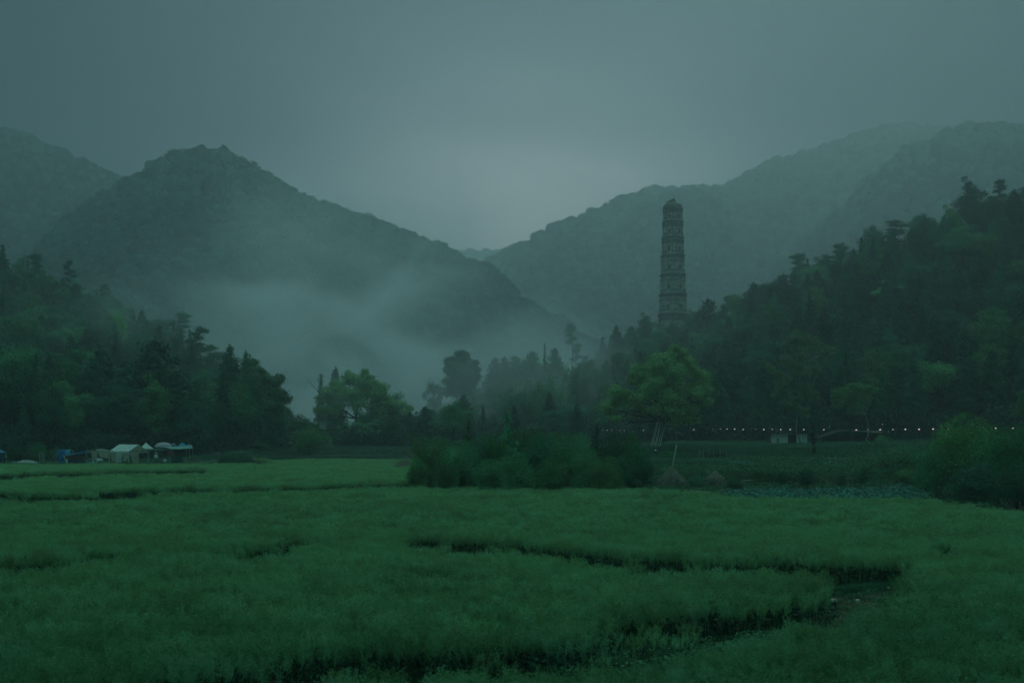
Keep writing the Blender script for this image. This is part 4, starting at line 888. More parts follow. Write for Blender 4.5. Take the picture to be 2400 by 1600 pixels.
# ------------------------------------------------------------------ string of lamps along the path, with its cable and posts
def emat(name, col, st):
    m, t, n, l = new_mat(name); o = n.new('ShaderNodeOutputMaterial'); e = n.new('ShaderNodeEmission'); e.inputs[0].default_value = (*col, 1); e.inputs[1].default_value = st; l.new(e.outputs[0], o.inputs[0]); return m
M_lamp = emat('lamp_glow', (1, .86, .74), .95); M_black = mat('dark_metal', (.03, .035, .033), .6, .2, 5); M_wire = mat('black_cable', (.02, .022, .02), .7, .1, 4)
LX = [(1405, 1008, 1.3), (1413, 1008, 1.6), (1423, 1008, 2.3), (1433, 1008, 2.1), (1453, 1008, 1.5), (1463, 1008, 1.9), (1508, 1008, 2.4), (1569, 1006, 1.5), (1626, 1006, 2.7), (1671, 1005, 1.2), (1688, 1005, 2), (1704, 1005, 2.9), (1722, 1005, 3.2), (1742, 1006, 3.2), (1771, 1005.5, 1.6), (1790, 1006, 3.6), (1810, 1005.5, 2.4), (1830, 1006, 3.5), (1852, 1006, 3.6), (1884, 1006, 3.4), (1931, 1006.5, 3.3), (2007, 1007, 4.3), (2034, 1006.5, 1.8), (2063, 1006.5, 4.4), (2093, 1006, 3), (2122, 1005.5, 4.4), (2154, 1005.5, 4.4), (2187, 1005, 4.4), (2222, 1005, 4.4), (2295, 1004, 3.4), (2334, 1003, 4.2), (2374, 1003, 3.8), (2068, 994, 1.7)]
def lampD(X): return float(np.interp(X, [1330, 1500, 1700, 2000, 2400], [246, 238, 234, 226, 212]))
where = lambda X: 'above the thicket' if X < 1500 else ('beyond the big spreading tree' if X < 1680 else ('left of the shed' if X < 1800 else ('over the shed' if X < 1900 else ('right of the shed' if X < 2020 else ('above the grassy bank' if X < 2190 else 'among the big bushes')))))
cnt = {}
ordn = ['first', 'second', 'third', 'fourth', 'fifth', 'sixth', 'seventh', 'eighth', 'ninth', 'tenth', 'eleventh', 'twelfth']
for i, (X, Y, wpx) in enumerate(LX):
    D = lampD(X); p = at(X, Y, D); q = where(X); cnt[q] = cnt.get(q, 0) + 1
    lb = 'small lit lamp of the string %s, %s from left' % (q, ordn[cnt[q] - 1]) if Y > 1000 else 'single lit lamp hanging higher than the string, above the grassy bank'
    o = empty('string_lamp', p, lb, 'lamp', 'lamps strung along the path'); W_ = .74 * wpx * D / F
    mb = MB(); mb.box((0, 0, 0), (W_, W_ * .8, W_ * .5)); mb.box((0, 0, -W_ * .27), (W_ * .8, W_ * .6, W_ * .06)); mb.build('light_panel', M_lamp, o)
    mb = MB(); mb.box((0, 0, W_ * .32), (W_ * 1.1, W_ * .9, W_ * .12)); mb.tube([(0, 0, W_ * .38), (0, 0, W_ * .38 + .12)], .012, 4); mb.build('cap', M_black, o)
main = [l for l in LX if l[1] > 1000]
pts = []
for (X, Y, w_), (X2, Y2, w2) in zip(main, main[1:]):
    a = at(X, Y, lampD(X)) + [0, 0, .25]; b = at(X2, Y2, lampD(X2)) + [0, 0, .25]
    for t in (0, .5): pts.append(a * (1 - t) + b * t - [0, 0, .12 * math.sin(pi * t)])
pts.append(b); props(link('lamp_cable', tubes_mesh('lamp_cable', [(np.array(pts), .018)], M_wire, 4)), 'thin dark cable carrying the row of lit lamps along the path', 'cable')
for X, ytop, lb in ((1540, 1000, 'lamp post by the big spreading tree'), (1735, 998, 'slim lamp post left of the shed'), (1810, 985, 'slim lamp post at the left corner of the shed'), (2178, 998, 'slim lamp post where the big bushes begin'), (2143, 1000, 'short lamp post above the grassy bank')):
    D = lampD(X) + .3; p = at(X, ytop, D); z0 = H1(p[0], D) - .2; o = empty('lamp_post', (p[0], D, z0), 'dark ' + lb, 'post'); h = p[2] - z0
    MB().tube([(0, 0, 0), (0, 0, h)], [.06, .045], 6).build('pole', M_black, o); MB().box((0, 0, h), (.5, .06, .06)).build('crossarm', M_black, o)
M_white = mat('white_painted_metal', (.55, .58, .56), .5, .15, 3)
for X, Y0, Y1_, lb in ((1944, 996, 1004, 'short pale vertical tag hanging right of the shed roof'), (2082, 1008, 1014, 'tiny pale tag hanging below the lamps above the bank')):
    D = 228; p = at(X, Y1_, D); props(MB().tube([(0, 0, 0), (.02, 0, (Y1_ - Y0) * D / F)], .05, 5).build('hanging_tag', M_white, None, False, p), lb, 'tag')

# ------------------------------------------------------------------ shed and lean-to on the terrace
M_panel = mat('weathered_white_board', (.42, .47, .43), .8, .35, 2.0, .3, 10, stretch=(3, 3, .4)); M_roof = mat('dark_sheet_roof', (.045, .05, .048), .7, .3, 2, .3, 8); M_wood = mat('grey_timber', (.10, .10, .08), .9, .3, 3, .4, 10, stretch=(1, 1, .3))
D = 229; s = D / F; gz = HC + (HY - 1046) * s; x0 = (1807 - 1200) * s
sh = empty('shed', (x0, D, gz), 'small flat roofed shed of whitish vertical boards with an open dark doorway', 'shed')
W1, W2, W3 = (1845 - 1807) * s, (1868 - 1845) * s, (1892 - 1868) * s; HH = 31 * s; DEP = 2.6
mb = MB(); k = 9
for i in range(k): mb.box(((i + .5) * W1 / k, (i % 2) * .03, .38 + (HH - .38) / 2), (W1 / k * .93, .05, HH - .45))
mb.box((W1 / 2, .08, HH / 2 + .15), (W1 * .98, .03, HH - .5)); mb.build('front_wall', M_panel, sh)
MB().box((W1 / 2, -.04, .42), (W1, .12, .12)).box((W1 / 2, .05, .20), (W1 * .98, .05, .30)).build('plinth', M_wood, sh)
mb = MB(); 
for i in range(6): mb.box((W1 + W2 + (i + .5) * W3 / 6, (i % 2) * .03, HH / 2 - .03), (W3 / 6 * .93, .05, HH - .1))
mb.build('right_wall_panel', M_panel, sh)
mb = MB(); mb.box((-.02, DEP / 2, HH / 2), (.06, DEP, HH - .06)).box((W1 + W2 + W3 + .02, DEP / 2, HH / 2), (.06, DEP, HH - .06)).box(((W1 + W2 + W3) / 2, DEP, HH / 2), (W1 + W2 + W3, .06, HH - .06)).build('side_walls', M_wood, sh)
MB().box((W1 + .05, 0, HH / 2 - .02), (.09, .12, HH - .05)).box((W1 + W2 - .05, 0, HH / 2 - .02), (.09, .12, HH - .05)).box((W1 + W2 / 2, 0, HH - .12), (W2, .1, .10)).build('door_frame', M_panel, sh)
MB().box(((W1 + W2 + W3) / 2 - .1, DEP / 2 - .2, HH + .05), (W1 + W2 + W3 + .6, DEP + .9, .09)).box(((W1 + W2 + W3) / 2 - .1, -.63, HH + .02), (W1 + W2 + W3 + .55, .05, .12)).build('roof', M_roof, sh)
MB().tube([(W1 * .42, -.10, .5), (W1 * .42 + .05, -.10, 1.15), (W1 * .42, -.10, 1.4)], [.10, .14, .05], 6).build('hanging_sack', M_wood, sh)
D = 242; s = D / F; x1 = (1915 - 1200) * s; z1 = HC + (HY - 1046) * s
lt = empty('lean_to', (x1, D + .5, z1), 'dark open lean to shelter with a sloping mossy roof right of the shed', 'shelter')
wL = (2068 - 1915) * s
MB().sheet([[(0, -1.4, 17 * s), (0, 2, 21 * s)], [(wL * .32, -1.4, 33 * s), (wL * .32, 2, 37 * s)], [(wL * .5, -1.4, 35 * s), (wL * .5, 2, 38 * s)]], .12).build('sloping_roof', mat('mossy_roof', (.012, .024, .012), .95, .4, 1.5, .5, 6), lt)
MB().sheet([[(wL * .5, -1.2, 34 * s), (wL * .5, 2, 37 * s)], [(wL, -1.2, 31 * s), (wL, 2, 35 * s)]], .10).build('flat_roof', M_black, lt)
for u in (.03, .32, .52, .78, .98):
    MB().tube([(wL * u, -1.1, -.1), (wL * u, -1.1, (17 + 60 * u if u < .3 else 33) * s)], .06, 6).build('post', M_wood, lt)
MB().box((wL * .55, 2.0, 14 * s), (wL * .85, .06, 26 * s)).build('back_wall', M_roof, lt)
MB().tube([(wL * .5, -1.3, 37 * s), (wL * .75, -1.3, 37.5 * s)], .02, 5).build('rail', M_wood, lt)
# bent pole leaning at the shed corner
props(MB().tube([(0, 0, 0), (-.45, 0, 1.2), (-.8, 0, 2.6)], [.07, .06, .04], 6).build('leaning_stick', M_bark, None, True, at(1880, 1047, 227.4)), 'dark bent stick leaning against the right wall of the shed', 'stick')

# ------------------------------------------------------------------ poles against the big tree
M_pole = mat('pale_bamboo_pole', (.30, .32, .27), .7, .3, 2, .1, 8, stretch=(1, 1, .2))
for i, (xa, xb, yt, th, lb) in enumerate(((1515, 1540, 988, .07, 'leftmost'), (1520, 1544, 982, .06, 'second from the left'), (1524, 1548, 990, .075, 'third from the left'), (1528, 1551, 984, .06, 'fourth from the left'), (1531, 1555, 992, .08, 'fifth from the left'), (1536, 1561, 986, .07, 'rightmost'), (1548, 1566, 1006, .05, 'short dark one to the right'))):
    D0 = 209 - .25 * (i % 3); a = at(xa, 1084, D0); b = at(xb, yt, 213); b = b - a; m_ = b * .5 + [0, -.12, -.1]
    props(MB().tube([(0, 0, 0), m_, b], [th, th * .9, th * .6], 6).build('wooden_pole', M_pole if i < 6 else M_bark, None, True, a), 'long pale pole leaning on the big spreading tree, %s of the bundle' % lb if i < 6 else 'short dark pole leaning on the big spreading tree, right of the bundle', 'pole', 'poles leaning on the big tree')

# ------------------------------------------------------------------ haystacks, hoops, sticks
M_thatch = mat('bleached_straw', (.13, .13, .10), .95, .4, 1.5, .8, 14, stretch=(5, 5, .8), col2=(.19, .185, .14)); M_brush = mat('tangled_brush', (.075, .072, .052), .95, .6, 2.5, .9, 10)
def haystack(X, Yt, Yb, D, wpx, capw, label, lean=0, seed=1, cap=.42):
    s = D / F; p = at(X, Yb, D); o = empty('haystack', p, label, 'haystack'); H_ = (Yb - Yt) * s; R = wpx * s / 2; rng = np.random.RandomState(seed)
    k = 22; rows = []
    for t, r in ((0, 1), (.12, 1.02), (.28, .9), (.45, .70), (.58, .52)):
        rows.append([[R * r * (1 + .12 * rng.normal()) * math.cos(a), R * r * (1 + .12 * rng.normal()) * math.sin(a), H_ * (t + .03 * rng.normal() * (t > 0))] for a in np.arange(k) * 2 * pi / k])
    V = np.array(rows).reshape(-1, 3); Fs = [[i * k + j, i * k + (j + 1) % k, (i + 1) * k + (j + 1) % k, (i + 1) * k + j] for i in range(4) for j in range(k)]; Fs.append(list(range(4 * k, 5 * k)))
    MB().add(V, Fs).build('heap', M_brush, o, True)
    rows = []
    for t, r in ((.50, .60), (.62, .50), (.78, .33), (.92, .15), (1.0, .05)):
        rows.append([[lean * t + R * r * capw * (1 + .05 * rng.normal()) * math.cos(a), R * r * capw * math.sin(a), H_ * (t - (.05 * rng.rand() if t < .6 else 0))] for a in np.arange(k) * 2 * pi / k])
    V = np.array(rows).reshape(-1, 3); Fs = [[i * k + j, i * k + (j + 1) % k, (i + 1) * k + (j + 1) % k, (i + 1) * k + j] for i in range(4) for j in range(k)] + [list(range(4 * k, 5 * k))]
    MB().add(V, Fs).build('straw_cap', M_thatch, o, True)
    n = 1500; a = rng.rand(n) * 6.28; t = rng.rand(n) ** .8 * .6; r = R * (1.05 - .9 * t) * (1 + .08 * rng.normal(size=n)); P = np.stack([r * np.cos(a), r * np.sin(a), H_ * t + .03], -1)
    v, f = leaf_quads(P, np.stack([np.cos(a), np.sin(a), 0 * a + .4], -1) + rng.normal(size=(n, 3)) * .4, rng.uniform(.15, .5, n), .03, rng, np.stack([np.cos(a) * .4, np.sin(a) * .4, -np.ones(n)], -1) * 1.2)
    link('loose_stalks', mesh_np('loose_stalks', v, f, (M_straw,)), o)
    n = 700; t = rng.uniform(.5, 1, n); a = rng.rand(n) * 6.28; r = R * capw * (1.2 - 1.2 * t + .03); P = np.stack([lean * t + r * np.cos(a), r * np.sin(a), H_ * t], -1)
    v, f = leaf_quads(P, np.stack([np.cos(a), np.sin(a), 0 * a + .8], -1), rng.uniform(.2, .6, n), .025, rng, np.stack([np.cos(a) * .7, np.sin(a) * .7, -np.ones(n)], -1) * 3)
    link('straw_strands', mesh_np('straw_strands', v, f, (M_straw,)), o); return o
h1 = haystack(1574, 1093, 1146, 152, 78, 1.0, 'tall conical haystack with a pole sticking out of its tip')
s = 152 / F; MB().tube([(0, 0, 1.9), (.22, 0, 3.2), (.55, 0, (1146 - 1041) * s)], [.07, .065, .055], 6).build('pole', M_pole, h1, True)
haystack(1674, 1102, 1142, 150, 62, 1.15, 'smaller collapsed haystack with a slanting straw roof', .15, 3)
haystack(1690, 1146, 1160, 138, 34, .8, 'low scrap of straw at the left end of the cabbages', 0, 4)
for i, X in enumerate((1605, 1619, 1631, 1645, 1660)):
    D = 140; s = D / F; r = 7.5 * s; p = at(X, 1152, D)
    q = [(r * (-math.cos(t)) * .62 + r * .6, r * .5 * (1 - math.cos(t)), r * 1.5 * math.sin(t) * (1 if t < 1.9 else .96)) for t in np.linspace(0, 2.3, 11)]
    props(MB().tube(q, .022, 5).build('bamboo_hoop', M_pole, None, True, p - [0, 0, .25]), 'bent bamboo hoop over a bare bed, %s of five from the left' % ordn[i], 'hoop', 'row of bamboo hoops')
for (X, Y, X2, Y2, D, r, lb) in ((1618, 1150, 1666, 1152, 131, .045, 'pole lying on the ground under the hoops'), (1630, 1154, 1668, 1159, 127, .035, 'thin stick lying just in front of the hoops'), (2246, 1181.5, 2273, 1182, 113, .035, 'thin pale pole lying at the field edge under the big bushes, left piece'), (2280, 1182, 2313, 1182, 112.6, .035, 'thin pale pole lying at the field edge under the big bushes, right piece'),
        (1735, 1127, 1766, 1124, 149, .05, 'pale branch lying on the earth bank'), (1520, 1098, 1536, 1097, 165, .07, 'pale log lying left of the tall haystack')):
    a = at(X, Y, D); b = at(X2, Y2, D) - a; props(MB().tube([(0, 0, 0), b * .5 + [0, 0, .02], b], [r, r * .9, r * .7], 6).build('lying_pole', M_pole, None, True, a), lb, 'pole')
rng = np.random.RandomState(5)
fe = at(1930, 1087, 186); fo = empty('bar_fence', (fe[0], fe[1], H1(fe[0], fe[1])), 'low rickety fence of thin bars on the terrace below the shed', 'fence'); w_ = 104 * 186 / F
for i in range(9): MB().tube([(i * w_ / 8, 0, -.1), (i * w_ / 8 + rng.normal() * .06, 0, rng.uniform(.7, 1.3))], .022, 5).build('stake', M_pole, fo)
MB().tube([(0, -.03, .75), (w_ * .5, -.03, .72), (w_, -.03, .62)], .02, 5).build('top_bar', M_pole, fo)
for i, X in enumerate((1640, 1650, 1662, 1675, 1690, 1705)):
    p = at(X, 1083, 193); z = H1(p[0], p[1]); props(MB().tube([(0, 0, -.1), (.05 * rng.normal(), 0, 1.6 + .5 * rng.rand())], .022, 5).build('garden_stake', M_pole, None, False, (p[0], p[1] + .2 * i, z)), 'thin garden stake on the terrace behind the haystacks, %s from the left' % ordn[i], 'stake', 'garden stakes')
# dry reeds left of the thicket
n = 2600; q = rng.normal(size=(n, 3)) * [.95, .9, 0]; hgt_ = 1.9 * np.exp(-(q[:, 0] / 1.6) ** 2) * rng.uniform(.5, 1.1, n); P = q + np.stack([0 * hgt_, 0 * hgt_, hgt_ * .5], -1)
v, f = leaf_quads(P, rng.normal(size=(n, 3)) * [1, 1, .2], hgt_, .03, rng, np.stack([rng.normal(size=n) * .12, rng.normal(size=n) * .12, np.ones(n)], -1) * 6)
M_reed = leaf_mat('dry_reeds', (.20, .19, .14), .35, .6, .2); rr = link('dry_reeds', mesh_np('dry_reeds', v, f, (M_reed,)), None, at(948, 1112, 203) * [1, 1, 0] + [0, 0, .0]); rr.scale = (1.25, 1.25, 1.35); props(rr, 'pale brown clump of dry reeds at the left end of the central thicket', 'reeds')
# stones in the clearing
for X, Y, w_, h_, lb in ((1950, 1394, 20, 12, 'pale angular stone lying in the clearing, the largest'), (2009, 1392, 12, 9, 'small rounded pale stone in the clearing, right of the largest'), (1941, 1416, 17, 6, 'flat stone below the largest in the clearing'), (2096, 1405, 12, 14, 'grey stone at the right edge of the clearing')):
    D = (HC - .3) * F / (Y - HY); s = 1.35 * D / F; p = at(X, Y, D); V, Fs = ico(3); d = fbm(V[:, 0] * 2, V[:, 1] * 2 + V[:, 2], .8, int(X), 3); V = V * (1 + .28 * d)[:, None] * [w_ * s / 2, w_ * s / 2.4, h_ * s / 2]
    V = V * 1.0; V = np.where(V > 0, np.minimum(V, np.array([w_ * s * .36, w_ * s * .3, h_ * s * .36])), V)
    props(MB().add(V, Fs.tolist()).build('stone', M_stone, None, False, (p[0], p[1], H1(p[0], p[1]) + h_ * s * .25)), lb, 'stone', 'stones in the clearing')

# ------------------------------------------------------------------ people: skinned figures
def person(loc, joints, bones, label, mats, rz=0, hat=None, clothes=()):
    """joints {name:(x,y,z,r)}; one continuous body mesh"""
    me = bpy.data.meshes.new('person'); nm = list(joints); me.from_pydata([joints[k][:3] for k in nm], [(nm.index(a), nm.index(b)) for a, b in bones], []); me.update()
    o = bpy.data.objects.new('body_source', me); C.objects.link(o)
    md = o.modifiers.new('skin', 'SKIN')
    for i, k in enumerate(nm): v = me.skin_vertices[0].data[i]; v.radius = (joints[k][3],) * 2 if len(joints[k]) == 4 else joints[k][3:5]; v.use_root = (i == 0)
    o.modifiers.new('sub', 'SUBSURF').levels = 2
    dg = bpy.context.evaluated_depsgraph_get(); ev = bpy.data.meshes.new_from_object(o.evaluated_get(dg)); bpy.data.objects.remove(o)
    for m in mats: ev.materials.append(m)
    co = np.zeros(len(ev.vertices) * 3); ev.vertices.foreach_get('co', co); co = co.reshape(-1, 3)
    for p in ev.polygons:
        c = np.mean([co[i] for i in p.vertices], 0); p.material_index = clothes(c); p.use_smooth = True
    b = link('person', ev, None, loc); b.rotation_euler = (0, 0, rz); props(b, label, 'person')
    if hat: hat(b)
    return b
M_skin = mat('skin', (.42, .28, .20), .6, .1, 3); M_shirt = mat('white_shirt', (.62, .70, .74), .8, .1, 4); M_dark = mat('dark_cloth', (.03, .035, .045), .9, .2, 4); M_hat = mat('pale_straw_hat', (.52, .52, .46), .85, .2, 8)
def stand(h, arm=1):
    J = {'pelvis': (0, 0, .93, .14, .11), 'waist': (0, 0, 1.06, .125, .10), 'chest': (0, -.01, 1.30, .165, .115), 'neck': (0, -.01, 1.47, .06), 'head': (0, -.03, 1.60, .095, .105), 'crown': (0, -.02, 1.70, .075)}
    B = [('pelvis', 'waist'), ('waist', 'chest'), ('chest', 'neck'), ('neck', 'head'), ('head', 'crown')]
    for s_, n_ in ((-1, 'l'), (1, 'r')):
        J.update({'hip' + n_: (.09 * s_, 0, .86, .095), 'knee' + n_: (.10 * s_, -.03, .48, .062), 'ankle' + n_: (.10 * s_, .02, .09, .042), 'toe' + n_: (.11 * s_, -.15, .035, .035), 'shoulder' + n_: (.19 * s_, 0, 1.40, .058), 'elbow' + n_: (.25 * s_, .02, 1.13, .042), 'wrist' + n_: (.22 * s_, -.14, .94, .028), 'palm' + n_: (.215 * s_, -.19, .89, .033)})
        B += [('pelvis', 'hip' + n_), ('hip' + n_, 'knee' + n_), ('knee' + n_, 'ankle' + n_), ('ankle' + n_, 'toe' + n_), ('chest', 'shoulder' + n_), ('shoulder' + n_, 'elbow' + n_), ('elbow' + n_, 'wrist' + n_), ('wrist' + n_, 'palm' + n_)]
        for q in range(4):
            J['f%d%s' % (q, n_)] = (.215 * s_ + (q - 1.5) * .018, -.235 - .01 * (q in (1, 2)), .85, .008); B.append(('palm' + n_, 'f%d%s' % (q, n_)))
        J['t' + n_] = (.215 * s_ - .045 * s_, -.20, .87, .009); B.append(('palm' + n_, 't' + n_))
    return {k: tuple(np.array(v[:3]) * h) + v[3:] for k, v in J.items()}, B
def hat_brim(z, r, y=-.02):
    def f(b):
        V = []; k = 16
        for rr, zz in ((r, -.03), (r * .98, 0), (r * .42, .02), (r * .40, .10), (r * .22, .135)): V += [[rr * math.cos(a), y + rr * math.sin(a), z + zz] for a in np.arange(k) * 2 * pi / k]
        Fs = [[i * k + j, i * k + (j + 1) % k, (i + 1) * k + (j + 1) % k, (i + 1) * k + j] for i in range(4) for j in range(k)] + [list(range(4 * k, 5 * k)), list(range(k))[::-1]]
        MB().add(V, Fs).build('hat', M_hat, b, True)
    return f
ZT = 1.0; DT = 225.0
J, B = stand(1.0); p = at(366, 1085, 222)
person((p[0], 222.0, 1.05), J, B, 'person in white shirt, dark trousers and pale hat standing under the dark canopies', (M_shirt, M_dark, M_skin), rz=.5, hat=hat_brim(1.68, .20), clothes=lambda c: 1 if c[2] < .98 and abs(c[0]) < .19 else (2 if (c[2] > 1.46 and abs(c[0]) < .13) or (abs(c[0]) > .15 and c[2] < 1.02) else 0)).scale = (1.05, 1.05, 1.05)
# crouching figure by the leaning poles
J = {'pelvis': (0, .12, .30, .15, .12), 'waist': (0, .06, .42, .13, .11), 'chest': (0, -.10, .60, .165, .12), 'neck': (0, -.20, .74, .06), 'head': (0, -.27, .84, .09, .10), 'crown': (0, -.30, .93, .07)}
B = [('pelvis', 'waist'), ('waist', 'chest'), ('chest', 'neck'), ('neck', 'head'), ('head', 'crown')]
for s_, n_ in ((-1, 'l'), (1, 'r')):
    J.update({'hip' + n_: (.11 * s_, .10, .27, .10), 'knee' + n_: (.18 * s_, -.26, .46, .07), 'ankle' + n_: (.14 * s_, -.02, .09, .045), 'toe' + n_: (.15 * s_, -.18, .035, .035), 'shoulder' + n_: (.20 * s_, -.12, .66, .06), 'elbow' + n_: (.24 * s_, -.30, .48, .043), 'wrist' + n_: (.12 * s_, -.45, .36, .03), 'palm' + n_: (.10 * s_, -.50, .32, .034)})
    B += [('pelvis', 'hip' + n_), ('hip' + n_, 'knee' + n_), ('knee' + n_, 'ankle' + n_), ('ankle' + n_, 'toe' + n_), ('chest', 'shoulder' + n_), ('shoulder' + n_, 'elbow' + n_), ('elbow' + n_, 'wrist' + n_), ('wrist' + n_, 'palm' + n_)]
    for q in range(4): J['f%d%s' % (q, n_)] = (.10 * s_ + (q - 1.5) * .018, -.545, .28, .008); B.append(('palm' + n_, 'f%d%s' % (q, n_)))
    J['t' + n_] = (.055 * s_, -.51, .30, .009); B.append(('palm' + n_, 't' + n_))
p = at(1538, 1088, 205)
pc = person((p[0], p[1], H1(p[0], p[1]) ), J, B, 'person in dark clothes and pale round hat crouching at the foot of the leaning poles', (M_dark, M_skin), rz=-.5, hat=hat_brim(.90, .24, -.29), clothes=lambda c: 1 if (c[2] > .73 and c[1] < -.18) or c[1] < -.47 else 0)

# ------------------------------------------------------------------ market tents and clutter at the left edge of the paddies (one local frame: photo px at DT)
def q(X, Y, dy=0.0):                       # point of the stall row: X, Y in photo px, dy metres behind the front row
    D = DT + dy; return np.array([(X - 1200) * D / F, D, HC + (HY - Y) * D / F])
def cloth(name, col, rough=.85, var=.18, **k): return mat(name, col, rough, var, 1.6, .25, 5, **k)
M_wht = cloth('white_canvas', (.42, .47, .45)); M_cream = cloth('cream_canvas', (.30, .30, .225)); M_blue = cloth('blue_tarp', (.012, .13, .30)); M_blued = cloth('dark_blue_tarp', (.008, .035, .07)); M_red = cloth('dark_red_lining', (.075, .028, .025))
M_teal = cloth('teal_canvas', (.10, .22, .20)); M_tealb = cloth('blue_canvas', (.03, .18, .28)); M_dteal = cloth('dark_green_awning', (.015, .045, .04)); M_pink = cloth('faded_pink_canvas', (.34, .30, .30)); M_purp = cloth('slate_blue_canvas', (.07, .12, .20))
M_pipe = mat('galvanised_pipe', (.30, .34, .32), .5, .2, 5); M_greenp = cloth('pale_green_board', (.075, .14, .12)); M_brown = mat('brown_board', (.12, .105, .085), .85, .3, 3)
gz = ZT
def thing(name, X, Y, label, cat, dy=0.0, z=None, group=None):
    p = q(X, Y, dy); return empty(name, (p[0], p[1], gz if z is None else z), label, cat, group), p
def loc(o, X, Y, dy=0.0): return q(X, Y, dy) - np.array(o.location)
def wavy(a, b, c, d, n=9, m=5, amp=.05, seed=0):
    """cloth patch between corners a-b (top) and d-c (bottom)"""
    r = np.random.RandomState(seed); ph = r.rand(4) * 6; G = []
    a, b, c, d = map(np.asarray, (a, b, c, d)); nn = np.cross(b - a, d - a); nn = nn / (np.linalg.norm(nn) + 1e-9)
    for u in np.linspace(0, 1, n):
        G.append([a * (1 - u) * (1 - v) + b * u * (1 - v) + c * u * v + d * (1 - u) * v + nn * amp * (math.sin(u * 13 + ph[0] + v * 2) + .6 * math.sin(u * 27 + ph[1])) * (.3 + v) for v in np.linspace(0, 1, m)])
    return G
def pole_part(o, a, b, r=.03, nm='pole', m=None): MB().tube([a, b], r, 6).build(nm, m or M_pipe, o)

# blue tent cut by the left edge
o, _ = thing('market_tent', -8, 1086, 'blue peaked tent with dark blue walls cut by the left edge', 'tent'); L0 = lambda X, Y, dy=0: loc(o, X, Y, dy)
ap = L0(-8, 1048, 1.2); c4 = [L0(-32, 1060), L0(15, 1060), L0(15, 1060, 2.6), L0(-32, 1060, 2.6)]
MB().add([ap] + c4 + [ap - [0, 0, .05]] + [c - np.array([0, 0, .05]) for c in c4], [(0, 1, 2), (0, 2, 3), (0, 3, 4), (0, 4, 1), (5, 7, 6), (5, 8, 7), (5, 9, 8), (5, 6, 9), (1, 6, 7, 2), (2, 7, 8, 3), (3, 8, 9, 4), (4, 9, 6, 1)]).build('roof', M_tealb, o)
MB().sheet(wavy(L0(-31, 1061), L0(13, 1061), L0(12, 1082), L0(-31, 1082), seed=1)).build('front_wall', M_blued, o)
MB().sheet(wavy(L0(13.5, 1061), L0(13.5, 1061, 2.5), L0(12.5, 1083, 2.5), L0(12.5, 1083), seed=2)).build('side_wall', M_blued, o)
for X, dy in ((-31, 0), (14.5, 0), (14.5, 2.6), (-31, 2.6)): pole_part(o, L0(X, 1060, dy), L0(X, 1089, dy), .03)
MB().box(L0(14, 1069), (.12, .1, .28)).build('pale_lamp', M_wht, o)

# rail fence
o, _ = thing('rail_fence', 28, 1086, 'low rail fence of thin posts between the blue tent and the blue tarp', 'fence', 3)
L0 = lambda X, Y, dy=3: loc(o, X, Y, dy)
MB().tube([L0(30, 1063), L0(70, 1062.5), L0(118, 1062.5)], .035, 6).build('rail', M_wood, o)
for X in (30, 42, 57, 62, 73, 85, 104, 118): pole_part(o, L0(X, 1061.5 - (3 if X in (62, 85) else 0)), L0(X, 1089), .035, 'post', M_wood)

# heap of plastic sacks
o, _ = thing('plastic_sheet_heap', 62, 1088, 'low heap of crumpled pale plastic sheeting in front of the rail fence', 'heap')
V, Fs = ico(4); d = fbm(V[:, 0] * 4, V[:, 1] * 4 + V[:, 2] * 3, .9, 5, 4); V = V * (1 + .22 * d)[:, None] * [1.75, .8, .62]; V[:, 2] = np.maximum(V[:, 2], -.05)
MB().add(V, Fs.tolist()).build('sheeting', mat('pale_plastic', (.22, .28, .26), .4, .6, 4, .8, 9, col2=(.42, .47, .45)), o)
V2, F2 = ico(3); d = fbm(V2[:, 0] * 4, V2[:, 1] * 4, .9, 8, 3); MB().add(V2 * (1 + .2 * d)[:, None] * [.7, .5, .35] + [-1.9, 0, .1], F2.tolist()).build('loose_fold', M_greenp, o)
# green upright panel
o, _ = thing('door_panel', 97.5, 1089, 'pale green framed door standing upright beside the rail fence', 'panel', -.3); L0 = lambda X, Y, dy=-.3: loc(o, X, Y, dy)
MB().box(L0(97.5, 1075), (.62, .04, 1.85)).build('board', M_greenp, o)
c = L0(97.5, 1075); MB().box(c + [-.35, 0, 0], (.07, .08, 1.95)).box(c + [.35, 0, 0], (.07, .08, 1.95)).box(c + [0, 0, .96], (.63, .08, .07)).build('frame', mat('pale_frame', (.17, .24, .21), .8, .2, 3), o)
# blue tarp on poles
o, _ = thing('blue_tarp_shelter', 150, 1087, 'bright blue tarp hanging over a frame of leaning poles', 'tarp', .8); L0 = lambda X, Y, dy=.8: loc(o, X, Y, dy)
MB().sheet(wavy(L0(135, 1054), L0(154, 1055), L0(146, 1086), L0(139, 1087), amp=.07, seed=3)).build('hanging_tarp', M_blue, o)
MB().sheet(wavy(L0(137, 1053, 1.6), L0(165, 1053, 1.6), L0(164, 1064), L0(149, 1067), amp=.08, seed=4)).build('top_tarp', mat('light_blue_tarp', (.03, .20, .34), .8, .15, 2), o)
for a_, b_ in (((135, 1058), (113, 1086)), ((136, 1060), (129, 1079)), ((129, 1079), (138, 1085)), ((170, 1053), (172, 1062)), ((163, 1054), (170, 1054))): pole_part(o, L0(*a_), L0(*b_), .03)
